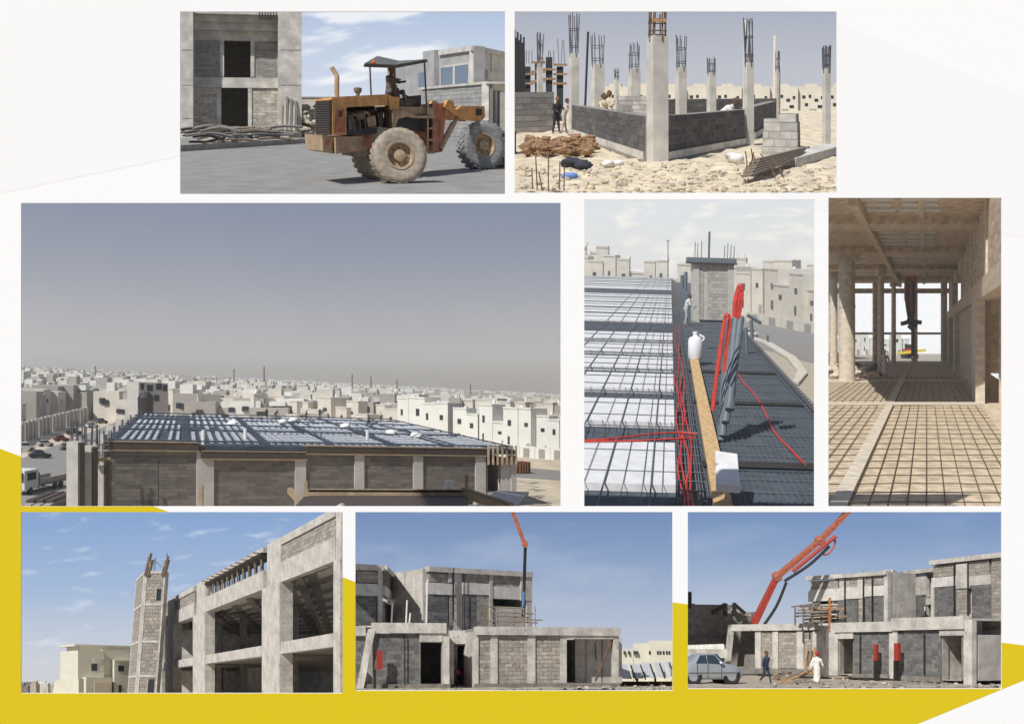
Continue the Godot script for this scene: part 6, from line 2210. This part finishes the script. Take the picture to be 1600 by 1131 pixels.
	fpx(st, fl, 588, 597, fl.y(588, 1046), fl.y(588, 1017), 0.28, 0.4)
	done(st, "red_box", M.red, rp)
	st = begin()
	fpx(st, fl, 603, 606, 0.0, fl.y(604, 1055), 0.3, 0.34)
	done(st, "short_post", M.black, rp)
	person("person in a red shirt standing in the dark doorway of the hose house", fm.p(fm.t(716), fm.y(716, 1071), 0.2), 0.52, 0.6, "arms", C(190, 60, 60), C(45, 45, 55), C(30, 26, 24))
	# neighbours on the right
	var vz := thing("white_villa", "white flat roofed villas beyond the corrugated sheets", "villa", G(1010, 30))
	var fv := face(G(962, 30.4), G(1072, 30.0))
	for b in [[966, 990, 1014], [990, 1014, 1005], [1014, 1060, 1001]]:
		st = begin()
		fpx(st, fv, b[0], b[1], 0.0, fv.y(b[0], b[2]), -1.0 - 0.2 * (b[0] % 3), 0.0 + 0.03 * (b[0] % 5))
		done(st, "wall", M.villa, vz)
	for x in [975, 982, 990.5, 994.5, 1014.5, 1027, 1031, 1036, 1041, 1045]:
		st = begin()
		fpx(st, fv, x, x + 2.5, fv.y(x, 1022), fv.y(x, 1017), -0.05, 0.16)
		done(st, "window", M.glass, vz)
	var sh := thing("sheet_shed", "low shed of pale corrugated metal sheets beside the garage wall", "shed", G(1005, 26))
	for i in 5:
		st = begin()
		var x0 := 966.0 + i * 19
		var p := Q(x0 + 4, 1060 - i * 0.5, 24.4)
		var q := Q(x0 - 2, 1038 - i, 26.5)
		var wv := Q(x0 + 22, 1061 - i * 0.5, 24.4) - p
		for k in 8:
			hexa(st, p + wv * (k / 8.0), wv / 8.6, q - p, Vector3(0, 0.012 + 0.015 * (k % 2), 0))
		done(st, "roof_sheet", M.sheet_metal, sh)
	for x in [968, 996, 1024, 1052]:
		st = begin()
		bar(st, G(x, 24.8), Q(x, 1060, 24.8), 0.06, 0.06)
		done(st, "post", M.black, sh)
	for i in 5:
		st = begin()
		bar(st, Q(986 + i * 15, 1040 - i, 25.0), Q(994 + i * 15, 1062 - i, 24.3), 0.03, 0.05)
		done(st, "batten", M.black, sh)
	st = begin()
	fpx(st, face(G(966, 25.0), G(1062, 25.0)), 966, 1062, 0, 0.12, -0.3, 0)
	done(st, "base_wall", M.rust_soil, sh)
	rubble("pale rubble and broken blocks strewn before the garage wall", 880, 1055, 1066, 1079, 130, 0.03, 0.12, [M.stone_a, M.stone_b, M.light_blocks[0]])
	rubble("low line of debris along the plinth of the hose house", 560, 880, 1074, 1080, 70, 0.02, 0.07, [M.stone_b, M.conc_dark], "debris")

func photo_house_boom() -> void:
	plot(1012, 1072, 22.0)
	sky_screen(Rect2(1066, 795, 510, 290), 44.0, [C(118, 146, 190), C(146, 168, 202), C(178, 191, 211), C(196, 202, 214), C(200, 204, 213)], [C(200, 208, 222), 0.3, 0.009, 2.4, 0.5, 0.0], 8)
	ground_sheet("ground", M.dust, 1062, 1580, 20.0, 43.0, 0.06, 30, 16, 0.0, 1.2)
	var fl := face(G(1136, 30.5), G(1278, 28.6))
	var fg := face(G(1274, 29.6), G(1300, 29.4))
	var fc := face(G(1296, 27.0), G(1400, 25.4))
	var fr := face(G(1398, 24.6), G(1524, 22.6))
	var fz := face(G(1520, 24.4), G(1580, 23.6))
	thing("house_shell", "unfinished two storey house with grey block walls behind the parked car", "house", G(1380, 26))
	facade(fl, [["P", 1140, 1276, 976, 986], ["c", 1181, 1190, 986, 1048], ["k", 1190, 1208, 987, 1044], ["c", 1208, 1217, 986, 1048], ["k", 1217, 1246, 987, 1044], ["c", 1246, 1257, 986, 1048], ["k", 1257, 1272, 987, 1044], ["c", 1271, 1277, 986, 1048], ["p", 1181, 1277, 1044, 1052], ["p", 1136, 1181, 1041, 1052]])
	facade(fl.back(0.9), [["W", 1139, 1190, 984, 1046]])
	var st := begin()
	leaning(st, fl.p(fl.t(1138), 0, 0.1), fl.p(fl.t(1146), fl.y(1146, 980), 0.1), 0.2, 0.2)
	done(st, "column", M.conc)
	body(fl, 1181, 1277, 0, fl.y(1200, 978), 0.16, 1.4, M.conc)
	facade(fg, [["g", 1277, 1294, 990, 1047], ["b", 1276, 1297, 978, 982], ["b", 1276, 1297, 986, 990]])
	facade(fc, [["P", 1307, 1397, 973, 988], ["w", 1298, 1309, 973, 988], ["c", 1297, 1311, 988, 1055], ["o", 1312, 1333, 998, 1053, 1.6, 0.5], ["b", 1311, 1335, 988, 998], ["g", 1335, 1391, 989, 1052], ["c", 1391, 1400, 988, 1060], ["p", 1333, 1392, 1052, 1058], ["d", 1347, 1348.6, 990, 1052]])
	body(fc, 1335, 1398, 0, fc.y(1340, 976), 0.16, 1.6, M.conc)
	facade(fr, [["P", 1397, 1510, 966, 985], ["c", 1399, 1404, 985, 1062], ["g", 1404, 1471, 986, 1055], ["p", 1399, 1472, 1055, 1063], ["d", 1448, 1449.6, 986, 1055], ["b", 1471, 1508, 985, 993], ["o", 1473, 1503, 993, 1062, 1.7, 0.5], ["W", 1503, 1508, 993, 1062], ["c", 1508, 1521, 968, 1074]])
	body(fr, 1404, 1471, 0, fr.y(1410, 968), 0.16, 1.6, M.conc)
	facade(fz, [["o", 1524, 1557, 999, 1062, 1.6, 0.4], ["b", 1520, 1575, 985, 997], ["w", 1557, 1575, 997, 1062], ["p", 1520, 1575, 1062, 1072], ["k", 1522, 1575, 967, 985]])
	# roof slabs
	st = begin()
	fpx(st, fl, 1140, 1276, fl.y(1150, 982), fl.y(1150, 979), -2.6, -0.2)
	fpx(st, fc, 1298, 1398, fc.y(1310, 979), fc.y(1310, 976), -2.8, -0.2)
	fpx(st, fr, 1399, 1508, fr.y(1400, 972), fr.y(1400, 969), -2.8, -0.2)
	done(st, "roof_slab", M.conc)
	# upper left block
	var fu := face(G(1262, 31.5), G(1390, 29.0))
	facade(fu, [["P", 1262, 1388, 901, 907], ["k", 1267, 1310, 908, 922], ["B", 1264, 1322, 922, 940], ["o", 1270, 1300, 940, 945, 0.6, 0.05], ["w", 1264, 1312, 945, 980], ["g", 1310, 1340, 937, 980], ["k", 1324, 1340, 902, 918], ["w", 1312, 1324, 904, 922], ["B", 1322, 1352, 918, 936], ["k", 1342, 1351, 936, 980], ["w", 1340, 1352, 899, 918], ["k", 1366, 1382, 898, 914], ["B", 1352, 1386, 916, 932], ["k", 1352, 1366, 898, 916], ["g", 1352, 1382, 932, 978], ["c", 1383, 1389, 896, 975],
		["d", 1323, 1325, 897, 975], ["d", 1352, 1354, 893, 975], ["d", 1366, 1368, 895, 975]])
	body(fu, 1302, 1388, 0, fu.y(1270, 902), 0.16, 1.4, M.conc)
	body(fu, 1262, 1302, 0, fu.y(1270, 902), 1.3, 0.6, M.conc)
	var fs := face(fu.p(fu.t(1390), 0, 0.05), G(1414, 33.0))
	facade(fs, [["P", 1391, 1414, 890, 897], ["g", 1391, 1411, 899, 920], ["B", 1391, 1411, 920, 936], ["o", 1393, 1401, 945, 975, 0.15, 0.0], ["W", 1401, 1411, 936, 978]])
	var ft := face(G(1400, 32.4), G(1462, 30.4))
	facade(ft, [["P", 1412, 1460, 893, 899], ["k", 1402, 1416, 900, 940], ["o", 1417, 1429, 905, 940, 0.9], ["w", 1430, 1447, 897, 930], ["g", 1430, 1447, 930, 980], ["o", 1448, 1458, 897, 932, 0.9], ["w", 1447, 1462, 934, 945], ["o", 1448, 1460, 945, 978, 0.9], ["W", 1402, 1430, 942, 980], ["D", 1412, 1414, 940, 968], ["D", 1430, 1432, 938, 966], ["D", 1449, 1451, 948, 968]])
	body(ft, 1402, 1416, 0, ft.y(1412, 896), 0.16, 1.0, M.conc)
	body(ft, 1430, 1447, 0, ft.y(1430, 896), 0.16, 1.0, M.conc)
	var fb := face(G(1455, 29.0), G(1580, 26.2))
	facade(fb, [["P", 1456, 1575, 876, 883], ["k", 1459, 1492, 885, 902], ["B", 1457, 1495, 903, 918], ["g", 1461, 1494, 918, 972], ["c", 1457, 1461, 918, 972], ["k", 1495, 1512, 920, 990], ["c", 1496, 1516, 882, 920], ["d", 1495, 1497, 872, 968], ["k", 1517, 1546, 878, 900], ["w", 1516, 1548, 900, 915], ["g", 1519, 1550, 915, 978], ["d", 1516.5, 1518.5, 876, 990], ["k", 1550, 1575, 870, 990], ["w", 1500, 1519, 960, 1000]])
	body(fb, 1456, 1578, 0, fb.y(1460, 878), 0.16, 1.2, M.conc)
	# falsework
	var sc := thing("scaffold", "heap of timber falsework against the upper left corner of the car house", "scaffold", Q(1280, 975, 28))
	for i in 16:
		st = begin()
		var r := 944.0 + (i % 6) * 5
		var x := 1236.0 + rng.randf_range(0, 30)
		bar(st, Q(x, r + 4, 28.6), Q(x + rng.randf_range(45, 75), r - 2 + rng.randf_range(0, 6), 28.2 + rng.randf_range(-0.5, 0.5)), 0.09, 0.035)
		done(st, "plank", [M.wood_grey, M.wood, M.conc_dark][i % 3], sc)
	for x in [1243, 1256, 1270, 1284, 1298, 1310]:
		st = begin()
		bar(st, Q(x, 944 + (x % 7), 28.4), Q(x, 977, 28.4), 0.05, 0.05)
		done(st, "post", M.wood_grey, sc)
	var ld := thing("timber_mast", "upright orange timber mast standing at the falsework corner", "mast", Q(1297, 1048, 27.6))
	st = begin()
	bar(st, Q(1297, 934, 27.8), Q(1297, 985, 27.8), 0.07, 0.07)
	done(st, "upper_post", mat("orange_wood", C(176, 120, 76), 0.15, 0.8), ld)
	st = begin()
	bar(st, Q(1295, 985, 27.8), Q(1294, 1050, 27.8), 0.12, 0.1)
	done(st, "lower_post", M.conc_dark, ld)
	# boom
	var bo := thing("pump_boom", "long red folding concrete pump boom rising behind the car house", "boom", Q(1180, 978, 30.3))
	var bd := 30.3
	var j := [Q(1180, 976, bd), Q(1216, 902, bd), Q(1283, 846, bd), Q(1338, 790, bd)]
	var ws := [[0.21, 0.16], [0.17, 0.14], [0.15, 0.11]]
	for i in 3:
		st = begin()
		var u: Vector3 = j[i + 1] - j[i]
		var sd := u.cross(Vector3.BACK).normalized()
		var w0: float = ws[i][0] * 0.5
		var w1: float = ws[i][1] * 0.5
		prism(st, [j[i] - sd * w0, j[i] + sd * w0, j[i] + u * 0.96 + sd * w1, j[i] + u * 0.96 - sd * w1], Vector3(0, 0, -0.3))
		done(st, "boom_arm", M.red_boom if i == 0 else M.boom_paint, bo)
	for i in [1, 2]:
		st = begin()
		lathe(st, j[i] + Vector3(0, 0, 0.06), Vector3(0, 0, 1), [[-0.4, 0.0], [-0.4, 0.15], [0.0, 0.15], [0.03, 0.12], [0.03, 0.0]], 16)
		done(st, "boom_joint", M.boom_paint, bo)
	for i in 2:
		st = begin()
		var o2 := Vector3(0.22, -0.12, 0.08)
		tube(st, curve([j[i] + o2, (j[i] + j[i + 1]) * 0.5 + o2 * 1.5, j[i + 1] + o2 * 1.3], 5), 0.055, 8)
		done(st, "delivery_pipe", M.black, bo)
	st = begin()
	tube(st, curve([j[2] + Vector3(0.15, -0.3, 0.1), j[2] + Vector3(0.02, -0.42, 0.1), j[2] + Vector3(0.24, -0.44, 0.1), j[2] + Vector3(0.5, -0.06, 0.1), j[2] + Vector3(0.42, 0.16, 0.1)], 5), 0.04, 8)
	done(st, "pipe_loop", M.boom_paint, bo)
	st = begin()
	tube(st, [j[1] + Vector3(0.5, 0.25, 0.15), j[1] + Vector3(2.1, 1.55, 0.15)], 0.075, 8)
	done(st, "cylinder", M.red_boom, bo)
	# red and black posts
	for p in [[fc, 1377, 1382, 1007, 1032, 1377, 1381, 1058, "narrow"], [fr, 1412, 1419, 1005, 1032, 1411, 1416, 1054, "broad"]]:
		var f: Face = p[0]
		var rp := thing("marker_post", "black post with a %s red box before the car house" % p[8], "post", f.p(f.t(p[5]), 0, 0.4))
		st = begin()
		fpx(st, f, p[5], p[6], 0.0, f.y(p[5], p[4]), 0.3, 0.38)
		done(st, "post", M.black, rp)
		st = begin()
		fpx(st, f, p[1], p[2], f.y(p[1], p[4]), f.y(p[1], p[3]), 0.29, 0.39)
		done(st, "red_box", M.red, rp)
	# dark building on the left
	var nb := thing("grey_building", "dark grey unfinished building behind the silver car", "building", G(1100, 31.2))
	var fd := face(G(1062, 31.0), G(1182, 31.6))
	facade(fd, [["W", 1060, 1150, 944, 1035], ["p", 1060, 1182, 996, 1004], ["W", 1150, 1182, 956, 1035]], 0.2, 0.4)
	for a in [[1112, 958, 1134, 944], [1134, 943, 1134, 962], [1148, 942, 1147, 962], [1148, 944, 1164, 958], [1078, 925, 1078, 950]]:
		st = begin()
		bar(st, Q(a[0], a[1], 30.9), Q(a[2], a[3], 30.9), 0.13, 0.13)
		done(st, "prop", M.black, nb)
	for i in 9:
		st = begin()
		lump(st, Q(1082 + i * 11, 948 + (i % 3) * 3 + i * 0.9, 31.3), Vector3(0.28, 0.24, 0.24), i, 0.3, 4)
		done(st, "rubble_stone", M.stone_b, nb)
	var tk := thing("covered_trailer", "long pale trailer under a grey cover beyond the silver car", "trailer", G(1105, 29.6))
	var fk := face(G(1070, 29.6), G(1138, 29.6))
	st = begin()
	fpx(st, fk, 1072, 1137, fk.y(1100, 1028), fk.y(1100, 1014), -0.5, 0)
	done(st, "bed", M.conc, tk)
	st = begin()
	tube(st, [fk.p(fk.t(1074), fk.y(1100, 1014), -0.3), fk.p(fk.t(1134), fk.y(1100, 1012), -0.3)], 0.14, 10)
	done(st, "cover", M.conc_pale, tk)
	st = begin()
	for x in [1085, 1098, 1125]: lathe(st, fk.p(fk.t(x), 0.18, 0.0), fk.n, [[-0.2, 0.0], [-0.2, 0.2], [0.02, 0.2], [0.02, 0.0]], 14)
	done(st, "wheels", M.black, tk)
	# people
	person("person in dark blue work clothes walking before the boom house", GR(1197, 1068), 0.9, 0.5, "walk", C(46, 58, 80), C(44, 54, 74), C(28, 26, 26))
	person("person in a long white robe with a red headcloth near the rubble heap", GR(1277, 1069), 0.88, 2.6, "walk", C(226, 222, 214), C(226, 222, 214), C(170, 50, 44), true)
	person("person in a white shirt stooping beside the white robed one", GR(1267, 1066), 0.8, 1.8, "bend", C(205, 200, 192), C(150, 142, 130), C(40, 36, 34))
	person("person in a red shirt sitting behind the silver car", GR(1143, 1046), 0.85, 0.3, "sit", C(190, 56, 50), C(70, 66, 66), C(40, 30, 28))
	car_sedan("silver saloon car parked before the grey building", Q(1114, 1071, 0).x, [])
	# rubble
	rubble("grey rubble and broken blocks spread before the car house", 1205, 1575, 1060, 1078, 190, 0.03, 0.14, [M.stone_a, M.stone_b, M.conc_dark])
	rubble("low heap of soil and stones under the timber planks", 1212, 1262, 1048, 1062, 110, 0.06, 0.22, [M.stone_a, M.wood_grey, M.stone_b], "rubble_heap")
	rubble("dark spoil bank under the right block wall of the car house", 1400, 1480, 1062, 1072, 110, 0.06, 0.16, [M.conc_dark, M.stone_b], "spoil_bank")
	var pl := thing("plank_pile", "loose timber planks lying on the rubble heap", "planks", GR(1235, 1058))
	for i in 14:
		st = begin()
		var a := GR(rng.randf_range(1205, 1255), rng.randf_range(1052, 1070)) + UP * rng.randf_range(0.06, 0.2)
		bar(st, a, a + Vector3(rng.randf_range(0.4, 1.1), rng.randf_range(-0.05, 0.2), rng.randf_range(-0.5, 0.5)), 0.08, 0.025)
		done(st, "plank", [M.wood, M.wood_grey, M.black][i % 3], pl)
	var tr := thing("timber_stack", "upright bundle of rough brown timber leaning on the garden wall", "timber", GR(1264, 1052))
	for i in 7:
		st = begin()
		bar(st, Q(1257 + i * 2.4, 1052, 27.4), Q(1262 + i * 2.0, 1012 + (i % 3) * 6, 28.2), 0.07, 0.06)
		done(st, "timber", [M.wood, M.wood_grey][i % 2], tr)

# a saloon car seen from its front right corner
func car_sedan(label: String, _x: float, _o: Array) -> void:
	var A := GR(1066, 1069)
	var B := GR(1163, 1068)
	var o := thing("saloon_car", label, "car", (A + B) / 2)
	var L := B - A
	var ln := L.length()
	var n := along(Vector3(L.z, 0, -L.x).normalized())
	if n.z < 0: n = -n
	var e := L / ln
	var hh := ln * 0.44
	var w := ln * 0.42
	var P := func(s: float, y: float, z: float) -> Vector3: return A + e * (s * ln) + UP * (y * hh) - n * (z * w)
	var paint := plain("silver_paint", C(166, 171, 178), 0.28, 0.3)
	paint.clearcoat_enabled = true
	var glass := plain("car_glass", C(60, 74, 84), 0.12, 0.3)
	# sections across the car: [s, half width, sill, waist, top, half width of roof]
	var sec := [[0.0, 0.42, 0.3, 0.56, 0.6, 0.36], [0.03, 0.48, 0.2, 0.62, 0.68, 0.4], [0.12, 0.5, 0.16, 0.66, 0.74, 0.4], [0.2, 0.5, 0.15, 0.67, 0.78, 0.4], [0.3, 0.5, 0.15, 0.67, 0.98, 0.34], [0.45, 0.5, 0.15, 0.66, 1.02, 0.34], [0.56, 0.5, 0.15, 0.65, 0.99, 0.34], [0.7, 0.5, 0.15, 0.63, 0.69, 0.42], [0.86, 0.5, 0.16, 0.58, 0.63, 0.4], [0.96, 0.47, 0.2, 0.5, 0.54, 0.38], [1.0, 0.4, 0.26, 0.44, 0.47, 0.34]]
	var st := begin()
	st.set_smooth_group(0)
	var ring := func(c: Array) -> Array:
		var z := 0.5
		return [P.call(c[0], c[2], z - c[1]), P.call(c[0], c[2] + 0.1, z - c[1] * 1.02), P.call(c[0], c[3], z - c[1]), P.call(c[0], c[4] - 0.03, z - c[5] * 1.04), P.call(c[0], c[4], z - c[5] * 0.9),
			P.call(c[0], c[4], z + c[5] * 0.9), P.call(c[0], c[4] - 0.03, z + c[5] * 1.04), P.call(c[0], c[3], z + c[1]), P.call(c[0], c[2] + 0.1, z + c[1] * 1.02), P.call(c[0], c[2], z + c[1])]
	for i in sec.size() - 1:
		var r0: Array = ring.call(sec[i])
		var r1: Array = ring.call(sec[i + 1])
		for k in 10: quad(st, r0[k], r1[k], r1[(k + 1) % 10], r0[(k + 1) % 10])
	for s in [0, sec.size() - 1]:
		var r: Array = ring.call(sec[s])
		for k in range(1, 9): tri(st, r[0], r[k + 1] if s == 0 else r[k], r[k] if s == 0 else r[k + 1])
	done(st, "body", paint, o)
	var pane := func(called: String, pts: Array, outv: Vector3, m: Material) -> void:
		var s2 := begin()
		var q := []
		for p in pts: q.append(p + outv)
		prism(s2, q, -outv * 2.5)
		done(s2, called, m, o)
	var on: Vector3 = n * 0.012
	pane.call("side_window", [P.call(0.225, 0.69, 0.0), P.call(0.4, 0.69, 0.0), P.call(0.4, 0.96, 0.13), P.call(0.31, 0.95, 0.13)], on + UP * 0.004, glass)
	pane.call("side_window", [P.call(0.415, 0.69, 0.0), P.call(0.63, 0.67, 0.0), P.call(0.545, 0.95, 0.13), P.call(0.415, 0.97, 0.13)], on + UP * 0.004, glass)
	pane.call("windscreen", [P.call(0.685, 0.71, 0.1), P.call(0.685, 0.71, 0.9), P.call(0.575, 0.965, 0.83), P.call(0.575, 0.965, 0.17)], e * 0.03 + UP * 0.03, glass)
	for z in [0.1, 0.72]:
		pane.call("headlight", [P.call(0.965, 0.42, z), P.call(0.965, 0.42, z + 0.18), P.call(0.955, 0.5, z + 0.18), P.call(0.955, 0.5, z)], e * 0.02, plain("lamp_glass", C(215, 220, 225), 0.15))
	pane.call("grille", [P.call(0.985, 0.36, 0.32), P.call(0.985, 0.36, 0.68), P.call(0.975, 0.45, 0.66), P.call(0.975, 0.45, 0.34)], e * 0.03, M.black)
	for sx in [0.24, 0.41, 0.63]: pane.call("door_seam", [P.call(sx, 0.2, -0.005), P.call(sx + 0.006, 0.2, -0.005), P.call(sx + 0.006, 0.66, 0.0), P.call(sx, 0.66, 0.0)], n * 0.012, M.black)
	pane.call("rub_strip", [P.call(0.1, 0.36, -0.012), P.call(0.9, 0.36, -0.012), P.call(0.9, 0.385, -0.012), P.call(0.1, 0.385, -0.012)], n * 0.01, M.grey_pipe)
	pane.call("bumper_vent", [P.call(0.99, 0.22, 0.2), P.call(0.99, 0.22, 0.8), P.call(1.0, 0.3, 0.8), P.call(1.0, 0.3, 0.2)], e * 0.02, M.black)
	for s in [0.18, 0.8]:
		for z in [0.0, 1.0]:
			var c: Vector3 = P.call(s, 0.245, z - 0.01 if z < 0.5 else z + 0.01)
			var ax: Vector3 = n * (1.0 if z < 0.5 else -1.0)
			var s3 := begin()
			var r := hh * 0.25
			lathe(s3, c + UP * hh * 0.02, ax, [[-0.2, 0.0], [-0.2, r * 1.22], [0.006, r * 1.22], [0.006, r * 0.9]], 24)
			done(s3, "wheel_arch", M.black, o)
			s3 = begin()
			s3.set_smooth_group(0)
			lathe(s3, c, ax, [[-0.16, 0.0], [-0.16, r], [0.0, r], [0.012, r * 0.9], [0.0, r * 0.66], [-0.02, r * 0.62], [-0.02, 0.0]], 22)
			var wh := done(s3, "wheel", M.black, o)
			s3 = begin()
			lathe(s3, c, ax, [[-0.012, r * 0.64], [0.004, r * 0.58], [0.0, r * 0.2], [0.012, 0.0]], 12)
			done(s3, "rim", plain("rim_metal", C(185, 188, 192), 0.35, 0.5), wh)
	for z in [-0.06, 1.02]:
		var s4 := begin()
		lump(s4, P.call(0.62, 0.7, z), Vector3(0.13, 0.09, 0.09), 3, 0.05, 5)
		done(s4, "mirror", paint, o)
